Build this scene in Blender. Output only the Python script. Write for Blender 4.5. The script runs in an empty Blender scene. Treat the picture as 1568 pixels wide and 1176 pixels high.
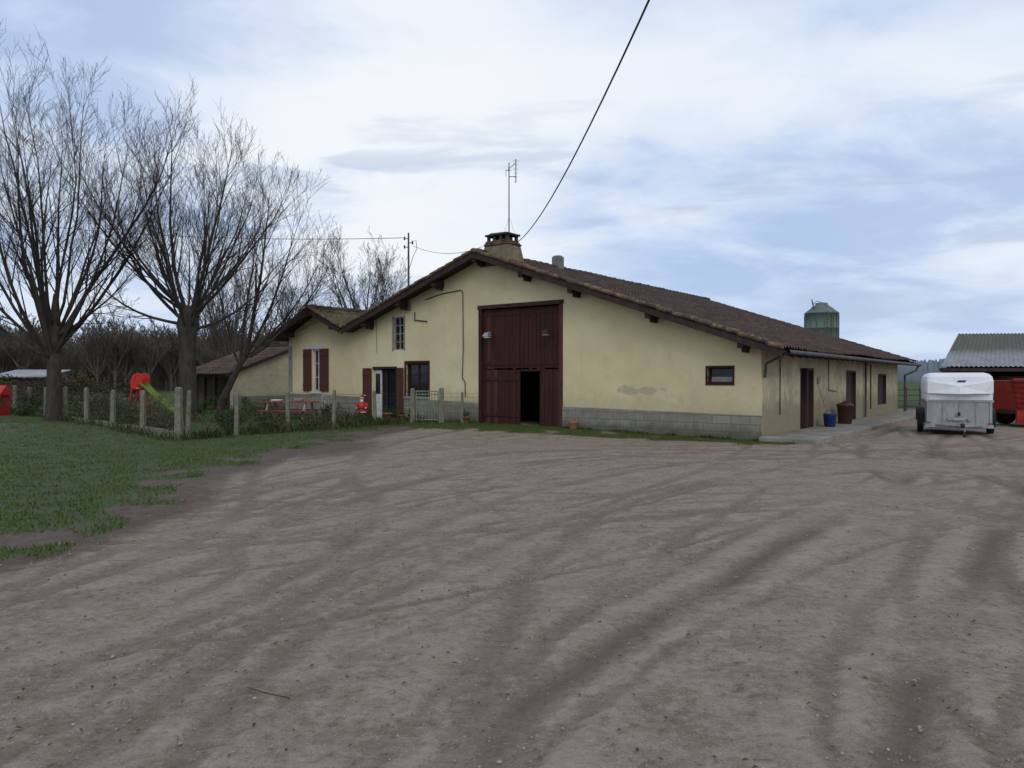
import bpy, bmesh, math, random
import numpy as np
from mathutils import Vector, Matrix, noise
random.seed(7); np.random.seed(7)
R=math.radians
sc=bpy.context.scene
sc.view_settings.view_transform='Standard'; sc.view_settings.look='None'; sc.view_settings.exposure=0

# ---------------------------------------------------------------- node helpers
class NT:
    def __init__(s,nt): s.nt=nt; s.n=nt.nodes; s.l=nt.links
    def node(s,t,**kw):
        nd=s.n.new(t)
        for k,v in kw.items():
            if k.startswith('i_'): nd.inputs[k[2:]].default_value=v
            else: setattr(nd,k,v)
        return nd
    def link(s,a,b): s.l.new(a,b)
    def math(s,op,a,b=None,c=None,clamp=False):
        nd=s.n.new('ShaderNodeMath'); nd.operation=op; nd.use_clamp=clamp
        for i,v in enumerate((a,b,c)):
            if v is None: continue
            if isinstance(v,(int,float)): nd.inputs[i].default_value=v
            else: s.l.new(v,nd.inputs[i])
        return nd.outputs[0]
    def noise(s,vec,scale,detail=5,rough=.6,dist=0):
        nd=s.n.new('ShaderNodeTexNoise'); nd.inputs['Scale'].default_value=scale
        nd.inputs['Detail'].default_value=detail; nd.inputs['Roughness'].default_value=rough; nd.inputs['Distortion'].default_value=dist
        if vec is not None: s.l.new(vec,nd.inputs['Vector'])
        return nd.outputs['Fac']
    def ramp(s,fac,stops):
        nd=s.n.new('ShaderNodeValToRGB'); cr=nd.color_ramp
        while len(cr.elements)<len(stops): cr.elements.new(.5)
        for e,(p,c) in zip(cr.elements,stops):
            e.position=p; e.color=(c[0],c[1],c[2],1) if not isinstance(c,(int,float)) else (c,c,c,1)
        s.l.new(fac,nd.inputs[0]); return nd.outputs[0]
    def mix(s,fac,a,b,blend='MIX'):
        nd=s.n.new('ShaderNodeMix'); nd.data_type='RGBA'; nd.blend_type=blend; nd.clamp_factor=True
        for i,v in ((0,fac),(6,a),(7,b)):
            if isinstance(v,(int,float)): nd.inputs[i].default_value=v
            elif isinstance(v,tuple): nd.inputs[i].default_value=(v[0],v[1],v[2],1)
            else: s.l.new(v,nd.inputs[i])
        return nd.outputs[2]
    def maprange(s,v,a,b,c=0,d=1,smooth=True):
        nd=s.n.new('ShaderNodeMapRange'); nd.interpolation_type='SMOOTHSTEP' if smooth else 'LINEAR'
        s.l.new(v,nd.inputs[0])
        for i,x in enumerate((a,b,c,d)): nd.inputs[1+i].default_value=x
        return nd.outputs[0]
    def bump(s,h,strength,dist=.02,prev=None):
        nd=s.n.new('ShaderNodeBump'); nd.inputs['Strength'].default_value=strength; nd.inputs['Distance'].default_value=dist
        s.l.new(h,nd.inputs['Height'])
        if prev is not None: s.l.new(prev,nd.inputs['Normal'])
        return nd.outputs[0]
def newmat(name):
    m=bpy.data.materials.new(name); m.use_nodes=True
    nt=NT(m.node_tree); b=m.node_tree.nodes['Principled BSDF']
    tc=nt.node('ShaderNodeTexCoord'); return m,nt,b,tc.outputs['Object']
def nmat(name,c1,c2,scale=3,rough=.8,bump=.3,bscale=30,stretch=(1,1,1),metal=0,lo=.35,hi=.65,spec=.3,dirt=None,bd=.01):
    m,nt,b,o=newmat(name)
    mp=nt.node('ShaderNodeMapping'); mp.inputs['Scale'].default_value=stretch; nt.link(o,mp.inputs[0]); v=mp.outputs[0]
    f=nt.noise(v,scale,4,.65)
    col=nt.ramp(f,[(lo,c1),(hi,c2)])
    if dirt:
        f2=nt.noise(v,scale*3.7,4,.7); col=nt.mix(nt.maprange(f2,.5,.7,0,dirt[1]),col,dirt[0])
    nt.link(col,b.inputs['Base Color'])
    b.inputs['Roughness'].default_value=rough; b.inputs['Metallic'].default_value=metal
    b.inputs['Specular IOR Level'].default_value=spec
    if bump: nt.link(nt.bump(nt.noise(v,bscale,3,.6),bump,bd),b.inputs['Normal'])
    return m

# ---------------------------------------------------------------- mesh builder
class MB:
    def __init__(s): s.v=[]; s.f=[]; s.m=[]; s.sm=[]
    def add(s,vs,fs,m=0,smooth=False):
        o=len(s.v); s.v+= [tuple(x) for x in vs]; s.f+=[tuple(i+o for i in f) for f in fs]; s.m+=[m]*len(fs); s.sm+=[smooth]*len(fs)
    def hexa(s,c,m=0):
        s.add(c,[(0,3,2,1),(4,5,6,7),(0,1,5,4),(1,2,6,5),(2,3,7,6),(3,0,4,7)],m)
    def box(s,x0,x1,y0,y1,z0,z1,m=0,T=None):
        c=[(x0,y0,z0),(x1,y0,z0),(x1,y1,z0),(x0,y1,z0),(x0,y0,z1),(x1,y0,z1),(x1,y1,z1),(x0,y1,z1)]
        if T: c=[T(*p) for p in c]
        s.hexa(c,m)
    def cyl(s,p0,p1,r0,r1=None,n=10,m=0,caps=True,smooth=True):
        if r1 is None: r1=r0
        p0=Vector(p0);p1=Vector(p1); d=(p1-p0).normalized()
        a=d.orthogonal().normalized(); b=d.cross(a)
        vs=[];
        for p,r in((p0,r0),(p1,r1)):
            for i in range(n):
                th=2*math.pi*i/n; vs.append(p+a*math.cos(th)*r+b*math.sin(th)*r)
        fs=[(i,(i+1)%n,n+(i+1)%n,n+i) for i in range(n)]
        s.add(vs,fs,m,smooth)
        if caps: s.add(vs,[tuple(range(n))[::-1],tuple(range(n,2*n))],m)
    def tube(s,pts,rs,n=4,m=0):
        pts=[Vector(p) for p in pts]
        if isinstance(rs,(int,float)): rs=[rs]*len(pts)
        o=[];a=None
        for i,p in enumerate(pts):
            d=(pts[min(i+1,len(pts)-1)]-pts[max(i-1,0)])
            if d.length<1e-9: d=Vector((0,0,1))
            d.normalize()
            if a is None: a=d.orthogonal().normalized()
            else:
                a=(a-d*a.dot(d)); a=a.normalized() if a.length>1e-6 else d.orthogonal().normalized()
            b=d.cross(a)
            for k in range(n):
                th=2*math.pi*k/n; o.append(p+(a*math.cos(th)+b*math.sin(th))*rs[i])
        fs=[]
        for i in range(len(pts)-1):
            for k in range(n): fs.append((i*n+k,i*n+(k+1)%n,(i+1)*n+(k+1)%n,(i+1)*n+k))
        s.add(o,fs,m,True)
    def lathe(s,c,prof,n=16,m=0,T=None):
        vs=[];
        for r,z in prof:
            for i in range(n):
                th=2*math.pi*i/n; vs.append((c[0]+r*math.cos(th),c[1]+r*math.sin(th),c[2]+z))
        fs=[(j*n+i,j*n+(i+1)%n,(j+1)*n+(i+1)%n,(j+1)*n+i) for j in range(len(prof)-1) for i in range(n)]
        fs+=[tuple(range(n))[::-1],tuple(range((len(prof)-1)*n,len(prof)*n))]
        s.add(vs,fs,m,True)
    def sphere(s,c,r,m=0,n=12,k=8):
        if isinstance(r,(int,float)): r=(r,r,r)
        vs=[];
        for j in range(k+1):
            ph=math.pi*j/k
            for i in range(n):
                th=2*math.pi*i/n
                vs.append((c[0]+r[0]*math.sin(ph)*math.cos(th),c[1]+r[1]*math.sin(ph)*math.sin(th),c[2]+r[2]*math.cos(ph)))
        s.add(vs,[(j*n+i,(j+1)*n+i,(j+1)*n+(i+1)%n,j*n+(i+1)%n) for j in range(k) for i in range(n)],m,True)
    def bevbox(s,c,size,bev=.03,seg=2,taper=(1,1),m=0,T=None,front=0):
        bm=bmesh.new(); bmesh.ops.create_cube(bm,size=1)
        for v in bm.verts:
            k=taper if v.co.z>0 else (1,1)
            v.co=Vector((v.co.x*size[0]*k[0],v.co.y*size[1]*k[1],v.co.z*size[2]))
        bmesh.ops.bevel(bm,geom=bm.edges[:],offset=bev,segments=seg,affect='EDGES',profile=.5)
        bm.verts.index_update()
        vs=[(v.co+Vector(c)) for v in bm.verts]
        if T: vs=[T(*p) for p in vs]
        s.add(vs,[tuple(v.index for v in f.verts) for f in bm.faces],m,False); bm.free()
    def obj(s,name,mats,recalc=False,parent=None):
        me=bpy.data.meshes.new(name); me.from_pydata(s.v,[],s.f)
        for m in (mats if isinstance(mats,(list,tuple)) else [mats]): me.materials.append(m)
        me.polygons.foreach_set('material_index',s.m); me.polygons.foreach_set('use_smooth',s.sm)
        if recalc:
            bm=bmesh.new(); bm.from_mesh(me); bmesh.ops.recalc_face_normals(bm,faces=bm.faces[:]); bm.to_mesh(me); bm.free()
        me.update()
        ob=bpy.data.objects.new(name,me); sc.collection.objects.link(ob)
        if parent: ob.parent=parent; ob.matrix_parent_inverse=Matrix.Translation(parent.location).inverted()
        return ob
def empty(name,loc=(0,0,0)):
    e=bpy.data.objects.new(name,None); e.location=loc; e.empty_display_size=.3; sc.collection.objects.link(e); return e

# ---------------------------------------------------------------- frames
f_=Vector((-.794,.608,0)).normalized(); s_=Vector((.608,.794,0)).normalized(); C0=Vector((6.28,18.6,0))
def W(t,L,z): return tuple(C0+f_*t+s_*L+Vector((0,0,z)))
def cl(v,a=0,b=1): return max(a,min(b,v))
def sm(v): v=cl(v); return v*v*(3-2*v)
def h0(x,y): return .10*sm((y-17)/6)*sm((7-x)/7)

# ---------------------------------------------------------------- materials
def wallmat():
    m,nt,b,o=newmat('cream_render')
    n1=nt.noise(o,.55,5,.6); n2=nt.noise(o,4,5,.7)
    mp=nt.node('ShaderNodeMapping'); mp.inputs['Scale'].default_value=(3.2,3.2,.25); nt.link(o,mp.inputs[0])
    n3=nt.noise(mp.outputs[0],1.2,5,.7)
    col=nt.ramp(n1,[(.3,(.61,.51,.30)),(.55,(.70,.595,.36)),(.75,(.76,.66,.43))])
    col=nt.mix(nt.maprange(n2,.48,.78,0,.35),col,(.50,.42,.275))
    col=nt.mix(nt.maprange(n3,.54,.78,0,.28),col,(.47,.40,.27))
    sp=nt.node('ShaderNodeSeparateXYZ'); nt.link(o,sp.inputs[0])
    low=nt.maprange(nt.math('ADD',sp.outputs[2],nt.math('MULTIPLY',n2,-.9)),.0,.9,.6,0)
    col=nt.mix(low,col,(.38,.33,.21))
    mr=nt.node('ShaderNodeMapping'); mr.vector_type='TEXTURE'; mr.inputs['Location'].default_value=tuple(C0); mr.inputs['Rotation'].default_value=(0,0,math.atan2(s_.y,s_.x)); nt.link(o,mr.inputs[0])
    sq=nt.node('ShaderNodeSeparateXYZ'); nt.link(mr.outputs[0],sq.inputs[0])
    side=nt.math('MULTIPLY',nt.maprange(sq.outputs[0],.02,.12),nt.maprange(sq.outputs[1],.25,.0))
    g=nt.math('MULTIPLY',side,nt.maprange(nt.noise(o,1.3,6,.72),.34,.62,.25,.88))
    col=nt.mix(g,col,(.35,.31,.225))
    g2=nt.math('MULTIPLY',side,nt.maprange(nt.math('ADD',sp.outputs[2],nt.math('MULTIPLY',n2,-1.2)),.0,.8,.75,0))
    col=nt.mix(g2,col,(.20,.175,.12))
    cx=nt.math('MULTIPLY',nt.math('SUBTRACT',sq.outputs[1],3.5),1.25); cz=nt.math('MULTIPLY',nt.math('SUBTRACT',sp.outputs[2],1.22),6)
    d=nt.math('SQRT',nt.math('ADD',nt.math('MULTIPLY',cx,cx),nt.math('MULTIPLY',cz,cz)))
    d=nt.math('ADD',d,nt.math('MULTIPLY',nt.math('SUBTRACT',nt.noise(o,3.2,5,.65),.5),2.6))
    col=nt.mix(nt.maprange(d,.55,.9,.6,0),col,(.34,.30,.23))
    nt.link(col,b.inputs['Base Color']); b.inputs['Roughness'].default_value=.95; b.inputs['Specular IOR Level'].default_value=.15
    nt.link(nt.bump(nt.noise(o,60,3,.7),.35,.01,nt.bump(n1,.3,.08)),b.inputs['Normal']); return m
M_wall=wallmat()
def blockmat():
    m,nt,b,o=newmat('concrete_blocks')
    mr=nt.node('ShaderNodeMapping'); mr.vector_type='TEXTURE'; mr.inputs['Location'].default_value=tuple(C0); mr.inputs['Rotation'].default_value=(0,0,math.atan2(s_.y,s_.x)); nt.link(o,mr.inputs[0])
    sq=nt.node('ShaderNodeSeparateXYZ'); nt.link(mr.outputs[0],sq.inputs[0])
    cb=nt.node('ShaderNodeCombineXYZ'); nt.link(nt.math('ADD',sq.outputs[0],sq.outputs[1]),cb.inputs[0]); nt.link(nt.math('ADD',sq.outputs[2],.02),cb.inputs[1])
    br=nt.node('ShaderNodeTexBrick'); nt.link(cb.outputs[0],br.inputs['Vector'])
    br.inputs['Scale'].default_value=1; br.inputs['Brick Width'].default_value=.5; br.inputs['Row Height'].default_value=.21; br.inputs['Mortar Size'].default_value=.012; br.inputs['Mortar Smooth'].default_value=.3
    br.inputs['Color1'].default_value=(.22,.21,.165,1); br.inputs['Color2'].default_value=(.28,.265,.215,1); br.inputs['Mortar'].default_value=(.16,.15,.12,1)
    n=nt.noise(o,2.5,5,.7)
    col=nt.mix(nt.maprange(n,.42,.70,0,.6),br.outputs['Color'],(.155,.148,.11))
    low=nt.maprange(nt.math('ADD',sq.outputs[2],nt.math('MULTIPLY',n,-.5)),-.2,.2,.8,0)
    col=nt.mix(low,col,(.085,.085,.05))
    nt.link(col,b.inputs['Base Color']); b.inputs['Roughness'].default_value=.95
    nt.link(nt.bump(nt.noise(o,45,3,.7),.4,.01,nt.bump(nt.math('SUBTRACT',1,br.outputs['Fac']),.5,.01)),b.inputs['Normal']); return m
M_block=blockmat()
def tilemat(name,cols,moss,mossamt,dk=.7):
    m,nt,b,o=newmat(name)
    v=nt.node('ShaderNodeTexVoronoi'); v.inputs['Scale'].default_value=3.6; nt.link(o,v.inputs['Vector'])
    sp=nt.node('ShaderNodeSeparateColor'); nt.link(v.outputs['Color'],sp.inputs[0])
    col=nt.ramp(sp.outputs[0],[(0,cols[0]),(.5,cols[1]),(1,cols[2])])
    col=nt.mix(nt.maprange(nt.noise(o,1.1,5,.7),.38,.64,0,dk),col,(.045,.037,.034))
    col=nt.mix(nt.maprange(nt.noise(o,7,4,.75),.52,.62,0,mossamt),col,moss)
    nt.link(col,b.inputs['Base Color']); b.inputs['Roughness'].default_value=.9; b.inputs['Specular IOR Level'].default_value=.2
    nt.link(nt.bump(nt.noise(o,35,3,.7),.5,.015),b.inputs['Normal']); return m
M_tile=tilemat('roof_tiles',[(.055,.037,.032),(.085,.053,.043),(.115,.07,.054)],(.11,.09,.05),.4)
M_tilem=tilemat('mossy_tiles',[(.09,.065,.045),(.13,.095,.055),(.17,.12,.07)],(.13,.14,.04),.9)
M_verge=tilemat('verge_tiles',[(.11,.065,.048),(.20,.125,.08),(.07,.045,.04)],(.27,.21,.085),.6,.75)
M_oldtile=tilemat('shed_tiles',[(.12,.07,.05),(.17,.10,.07),(.09,.055,.045)],(.10,.09,.045),.5)
M_woodd=nmat('dark_wood',(.03,.017,.015),(.055,.03,.024),6,.75,.4,25,(1,1,.3))
M_redwood=nmat('oxblood_paint',(.040,.015,.013),(.064,.023,.019),2.5,.7,.35,30,(4,4,.35),spec=.15,dirt=((.038,.024,.019),.7))
M_redwood2=nmat('oxblood_paint_worn',(.075,.027,.021),(.11,.042,.033),3,.7,.3,30,(4,4,.3),spec=.15,dirt=((.05,.032,.026),.6))
M_white=nmat('white_paint',(.50,.49,.46),(.66,.65,.62),5,.5,.1,40)
M_greyp=nmat('grey_render',(.22,.21,.19),(.32,.30,.27),3,.9,.3,40)
M_black=nmat('black_rubber',(.015,.015,.015),(.035,.033,.03),8,.75,.3,60)
M_dark=nmat('interior_shade',(.012,.011,.010),(.022,.02,.018),3,.95,0)  # near-black base colour stands in for the shade inside openings
M_conc=nmat('concrete',(.20,.18,.145),(.31,.285,.24),1.5,.92,.4,35,dirt=((.12,.11,.08),.7))
M_concpost=nmat('weathered_concrete',(.14,.132,.095),(.22,.21,.155),6,.95,.5,50,dirt=((.085,.088,.05),.8))
M_metal=nmat('galvanised',(.32,.33,.34),(.44,.45,.46),6,.45,.15,40,metal=.6)
M_wire=nmat('wire_steel',(.06,.065,.06),(.11,.11,.10),10,.6,0,metal=.3)
M_cable=nmat('black_cable',(.02,.02,.022),(.03,.03,.03),5,.6,0)
M_green=nmat('silo_panel',(.095,.13,.11),(.14,.18,.155),2,.6,.2,30,(3,3,.4),dirt=((.08,.09,.075),.6))
M_blue=nmat('blue_plastic',(.01,.03,.13),(.015,.045,.19),5,.45,.05,30)
M_brownpl=nmat('brown_plastic',(.05,.024,.02),(.075,.033,.028),5,.5,.1,30)
M_red=nmat('red_paint',(.24,.018,.014),(.35,.03,.022),3,.5,.1,30,dirt=((.10,.025,.02),.8))
M_redpl=nmat('red_plastic',(.42,.015,.015),(.54,.03,.02),3,.35,.05,30,dirt=((.22,.02,.02),.5))
M_lime=nmat('lime_plastic',(.14,.20,.025),(.20,.26,.04),3,.4,.05,30,dirt=((.10,.13,.03),.6))
M_yellow=nmat('yellow_plastic',(.5,.33,.03),(.6,.40,.05),3,.4,.05,30)
M_skin=nmat('painted_skin',(.55,.32,.24),(.6,.36,.27),3,.6,0)
M_terra=nmat('terracotta',(.28,.12,.07),(.36,.16,.10),6,.85,.2,40)
M_gate=nmat('pale_green_paint',(.16,.21,.14),(.23,.28,.19),5,.6,.1,30,dirt=((.12,.12,.08),.7))
M_bark=nmat('bark',(.030,.024,.020),(.068,.056,.045),5,.95,.6,25,(1,1,.4),dirt=((.06,.07,.04),.5),bd=.03)
M_twig=nmat('twigs',(.028,.022,.019),(.058,.046,.039),5,.9,0)
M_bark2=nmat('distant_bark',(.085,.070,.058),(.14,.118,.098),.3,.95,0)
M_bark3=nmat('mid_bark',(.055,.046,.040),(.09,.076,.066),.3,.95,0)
M_fibre=nmat('white_fibreglass',(.72,.73,.74),(.80,.81,.82),2,.45,.03,20,dirt=((.60,.60,.58),.4))
M_alu=nmat('aluminium_panel',(.29,.30,.31),(.37,.38,.39),3,.5,.05,30,(1,1,.3),metal=.15,dirt=((.19,.18,.16),.6))
def glassmat():
    m,nt,b,o=newmat('window_glass'); b.inputs['Base Color'].default_value=(.015,.018,.02,1); b.inputs['Roughness'].default_value=.08; b.inputs['Specular IOR Level'].default_value=.35
    nt.link(nt.bump(nt.noise(o,3,2,.5),.1,.02),b.inputs['Normal']); return m
M_glass=glassmat()

# ---------------------------------------------------------------- world
w=bpy.data.worlds.new('World'); sc.world=w; w.use_nodes=True
nt=NT(w.node_tree); bg=w.node_tree.nodes['Background']
SUN_EL=38; SUN_AZ=165
sky=nt.node('ShaderNodeTexSky'); sky.sky_type='NISHITA'; sky.sun_disc=False; sky.sun_elevation=R(SUN_EL); sky.sun_rotation=R(SUN_AZ); sky.air_density=1.2; sky.dust_density=1.0
tc=nt.node('ShaderNodeTexCoord'); d=tc.outputs['Generated']
sp=nt.node('ShaderNodeSeparateXYZ'); nt.link(d,sp.inputs[0])
zz=nt.math('ADD',nt.math('MAXIMUM',sp.outputs[2],0),.20)
cb=nt.node('ShaderNodeCombineXYZ'); nt.link(nt.math('DIVIDE',sp.outputs[0],zz),cb.inputs[0]); nt.link(nt.math('MULTIPLY',nt.math('DIVIDE',sp.outputs[1],zz),1.35),cb.inputs[1])
mp=nt.node('ShaderNodeMapping'); mp.inputs['Rotation'].default_value=(0,0,R(-12)); mp.inputs['Location'].default_value=(7.3,2.4,0); nt.link(cb.outputs[0],mp.inputs[0])
c1=nt.noise(mp.outputs[0],.60,6,.5,.25); c2=nt.noise(mp.outputs[0],1.7,7,.56,.4)
cc=nt.math('ADD',nt.math('MULTIPLY',c1,.62),nt.math('MULTIPLY',c2,.38))
cloud=nt.ramp(cc,[(.40,(.42,.56,.84)),(.46,(.53,.66,.90)),(.52,(.67,.77,.93)),(.59,(.82,.88,.97))])
gl=nt.node('ShaderNodeVectorMath'); gl.operation='DISTANCE'; nt.link(d,gl.inputs[0]); gl.inputs[1].default_value=(-.18,.92,.30)
glow=nt.maprange(gl.outputs['Value'],.02,.55,.92,0)
glow=nt.math('MULTIPLY',glow,nt.maprange(cc,.41,.53,.35,1))
cloud=nt.mix(glow,cloud,(.93,.96,1.0))
gl2=nt.node('ShaderNodeVectorMath'); gl2.operation='DISTANCE'; nt.link(d,gl2.inputs[0]); gl2.inputs[1].default_value=(.52,.80,.24)
glow2=nt.math('MULTIPLY',nt.maprange(gl2.outputs['Value'],.02,.45,.6,0),nt.maprange(cc,.41,.53,.30,1))
cloud=nt.mix(glow2,cloud,(.88,.93,1.0))
mp2=nt.node('ShaderNodeMapping'); mp2.inputs['Scale'].default_value=(2.2,2.2,13); nt.link(d,mp2.inputs[0])
st=nt.noise(mp2.outputs[0],1.6,5,.5,.3)
cloud=nt.mix(nt.math('MULTIPLY',nt.maprange(st,.55,.66,0,.6),nt.maprange(sp.outputs[2],.42,.22)),cloud,(.46,.56,.75))
low=nt.maprange(sp.outputs[2],.0,.16,.55,0)
cloud=nt.mix(low,cloud,(.54,.68,.91))
sc10=nt.node('ShaderNodeVectorMath'); sc10.operation='SCALE'; nt.link(cloud,sc10.inputs[0]); sc10.inputs['Scale'].default_value=10.0
fin=nt.mix(nt.maprange(cc,.36,.48,.86,.98),sky.outputs[0],sc10.outputs[0])
nt.link(fin,bg.inputs['Color']); bg.inputs['Strength'].default_value=.1
sl=bpy.data.lights.new('sun','SUN'); sl.energy=.95; sl.angle=R(30); sl.color=(1,.91,.80)
so=bpy.data.objects.new('sun',sl); sc.collection.objects.link(so)
az=R(SUN_AZ); dv=Vector((math.sin(az)*math.cos(R(SUN_EL)),math.cos(az)*math.cos(R(SUN_EL)),math.sin(R(SUN_EL))))
so.rotation_euler=dv.to_track_quat('Z','Y').to_euler(); so.location=(0,0,30)

# ---------------------------------------------------------------- camera
cam=bpy.data.cameras.new('camera'); co=bpy.data.objects.new('camera',cam); sc.collection.objects.link(co)
cam.sensor_width=36; cam.lens=25.95; cam.clip_end=3000; cam.clip_start=.1
co.location=(0,0,1.6); co.rotation_euler=(R(89.5),0,0); sc.camera=co

# ---------------------------------------------------------------- ground
base_tracks=[[(-9,2.5),(-3.9,5.6),(-3.3,8.1),(-1.6,12.7),(1.65,15.6),(6.5,15.2),(11,16.5),(16,20)],
        [(.3,1.5),(.7,3),(1.8,4.7),(4.2,7.8),(6.9,11.2),(10,16),(13,22)],
        [(3,1),(4.2,4.5),(5.6,7.2),(8.5,11),(12,17)],
        [(-1.6,1),(-1,3.2),(-.5,6.6),(1,10),(4.5,13.8),(9,15.6),(14,19)],
        [(-5,1.5),(-2.8,5.2),(-2.4,8.5),(-3.6,13),(-3.6,18),(-2.2,21.5)],
        [(-12,6),(-6,7.2),(0,8.6),(5,11.2),(12,15.5)],
        [(8,3),(6.5,7),(6.8,12),(9.5,18),(13,23)]]
rt=random.Random(43); tracks=[]
for i,P in enumerate(base_tracks): tracks.append((P,[.62,.82,.66,.52,.55,.48,.7][i],.78,.13))
for i in range(24):
    P=rt.choice(base_tracks); a=rt.uniform(-.4,.4); ox,oy=rt.uniform(-2.2,2.2),rt.uniform(-1.4,1.4)
    P2=[((x*math.cos(a)-(y-8)*math.sin(a))+ox,(x*math.sin(a)+(y-8)*math.cos(a))+8+oy) for x,y in P]
    tracks.append((P2,rt.uniform(.25,.62),rt.uniform(.65,.9),rt.uniform(.04,.10)))
def smooth_poly(P,n=7):
    out=[]
    for i in range(len(P)-1):
        p0=P[max(i-1,0)];p1=P[i];p2=P[i+1];p3=P[min(i+2,len(P)-1)]
        for k in range(n):
            t=k/n
            out.append(tuple(.5*((2*p1[j])+(-p0[j]+p2[j])*t+(2*p0[j]-5*p1[j]+4*p2[j]-p3[j])*t*t+(-p0[j]+3*p1[j]-3*p2[j]+p3[j])*t**3) for j in range(2)))
    out.append(P[-1]); return np.array(out)
def axis(lo,hi,fine,c0,c1,g):
    xs=list(np.arange(c0,c1+1e-6,fine)); s=fine; x=c1
    while x<hi: s*=g; x+=s; xs.append(x)
    s=fine; x=c0
    while x>lo: s*=g; x-=s; xs.insert(0,x)
    return np.array(xs)
xs=axis(-900,900,.06,-9,11,1.07); ys=[-400,-100,-60,-20,-6,-2,0]; y=.9
while y<26: ys.append(y); y+=.038+.004*y
st=.2
while y<1500: ys.append(y); st*=1.12; y+=st
ys=np.array(ys); X,Y=np.meshgrid(xs,ys); nx,ny=len(xs),len(ys)
Xf=X.ravel();Yf=Y.ravel()
yard=np.nonzero((Xf>-14)&(Xf<22)&(Yf>-2)&(Yf<30))[0]; Xy=Xf[yard]; Yy=Yf[yard]
inner=(Xf>-30)&(Xf<40)&(Yf>-3)&(Yf<60)
N1=np.zeros_like(Xf);N2=np.zeros_like(Xf);N3=np.zeros_like(Xf)
for i in np.nonzero(inner)[0]:
    x=Xf[i];y=Yf[i]
    N1[i]=noise.noise((x*.35,y*.35,0)); N2[i]=noise.noise((x*1.3,y*1.3,5)); N3[i]=noise.noise((x*5,y*5,9))
ry=np.zeros(Xy.shape)
for (P,amp,hw,wd_) in tracks:
    sp_=smooth_poly(P); best=np.full(Xy.shape,99.)
    for i in range(len(sp_)-1):
        a=sp_[i];b=sp_[i+1]; ab=b-a; L2=(ab**2).sum()+1e-9
        tt=np.clip(((Xy-a[0])*ab[0]+(Yy-a[1])*ab[1])/L2,0,1)
        best=np.minimum(best,np.hypot(Xy-(a[0]+tt*ab[0]),Yy-(a[1]+tt*ab[1])))
    best=best+N2[yard]*.08+N3[yard]*.04
    wv=np.exp(-((best-hw)/wd_)**2)-.35*np.exp(-((best-hw-wd_*2.1)/(wd_*.8))**2)-.35*np.exp(-((best-hw+wd_*2.1)/(wd_*.8))**2)
    wv=wv*amp*np.clip(.75+N1[yard]*1.6+N2[yard]*.8,0.1,1)
    ry=np.where(np.abs(wv)>np.abs(ry),wv,ry)
rut=np.zeros(Xf.shape); rut[yard]=ry
tW=(Xf-C0.x)*f_.x+(Yf-C0.y)*f_.y; LW=(Xf-C0.x)*s_.x+(Yf-C0.y)*s_.y
def grass_edge(y): return np.interp(y,[0,5,7,9,12,15,18,21,23.5,24.3,24.4],[-6.2,-5.4,-4.9,-4.9,-5.5,-5.3,-4.9,-4.0,-2.6,-2.4,-2.2])
def grass_mask(Xa,Ya,n1,n2):
    t=(Xa-C0.x)*f_.x+(Ya-C0.y)*f_.y; L=(Xa-C0.x)*s_.x+(Ya-C0.y)*s_.y
    e=(grass_edge(Ya)-Xa)
    g=np.clip(e/1.3+.50+n1*.6+n2*.9,0,1)
    g=g*np.clip(.98+n2*.5*np.exp(-np.abs(e)/2.5),.0,1)
    g=np.where(Ya>24.4,np.where((t>8.5)|(L>24)|(Xa<-2),1,0),g)
    wid=np.interp(t,[-1.4,-.3,3,7,12],[0,1.6,2.3,2.9,3.4])
    strip=np.clip((wid+L)/.9+n1*.8+n2*.7,0,1)*(L<.2)*(t>-1.5)*np.clip(.78+n2*.6,0,1)
    g=np.maximum(g,np.where(Ya<26,strip,0))
    g=np.where((Ya>44)|(Xa>32)&(Ya>8)|(Xa<-60)|(Ya<-15),1,g)
    return g
G=grass_mask(Xf,Yf,N1,N2)
ed=Xf-grass_edge(Yf)
mud=np.where(ed<.5,1.0,np.exp(-((ed-.5)/.75)**2))*(Yf<24.3)*.95
mud=np.maximum(mud,np.exp(-((Xf+4.2)/1.6)**2-((Yf-16.5)/2.6)**2))
mud=np.maximum(mud,np.exp(-((Xf-12)/5)**2-((Yf-15.5)/1.0)**2)*.8)
mud=np.clip(mud+N1*.25,0,1)
H=np.array([h0(a,b) for a,b in zip(Xf,Yf)])
gr=1-G
Z=H+N1*.03+N2*.012+N3*.008-rut*gr*.022*(1+N2)+G*.015+mud*gr*N3*.02
Z[~inner]=0
near=((tW>-1.6)&(tW<20.5)&(LW>-.5)&(LW<19)); Z=np.where(near,np.minimum(Z,H+.015),Z)
far=np.hypot(Xf,Yf); Z=np.where(far>45,0,Z)
me=bpy.data.meshes.new('ground')
vv=np.stack([Xf,Yf,Z],1)
idx=np.arange(nx*ny).reshape(ny,nx); q=np.stack([idx[:-1,:-1],idx[:-1,1:],idx[1:,1:],idx[1:,:-1]],-1).reshape(-1,4)
me.vertices.add(len(vv)); me.vertices.foreach_set('co',vv.ravel()); me.loops.add(q.size); me.loops.foreach_set('vertex_index',q.ravel())
me.polygons.add(len(q)); me.polygons.foreach_set('loop_start',np.arange(0,q.size,4)); me.polygons.foreach_set('loop_total',np.full(len(q),4))
me.polygons.foreach_set('use_smooth',np.ones(len(q),bool)); me.update(calc_edges=True)
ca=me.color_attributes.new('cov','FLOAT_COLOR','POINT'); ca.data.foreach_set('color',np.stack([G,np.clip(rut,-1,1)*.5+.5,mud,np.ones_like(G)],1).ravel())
m,nt,b,o=newmat('farmyard_ground')
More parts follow.
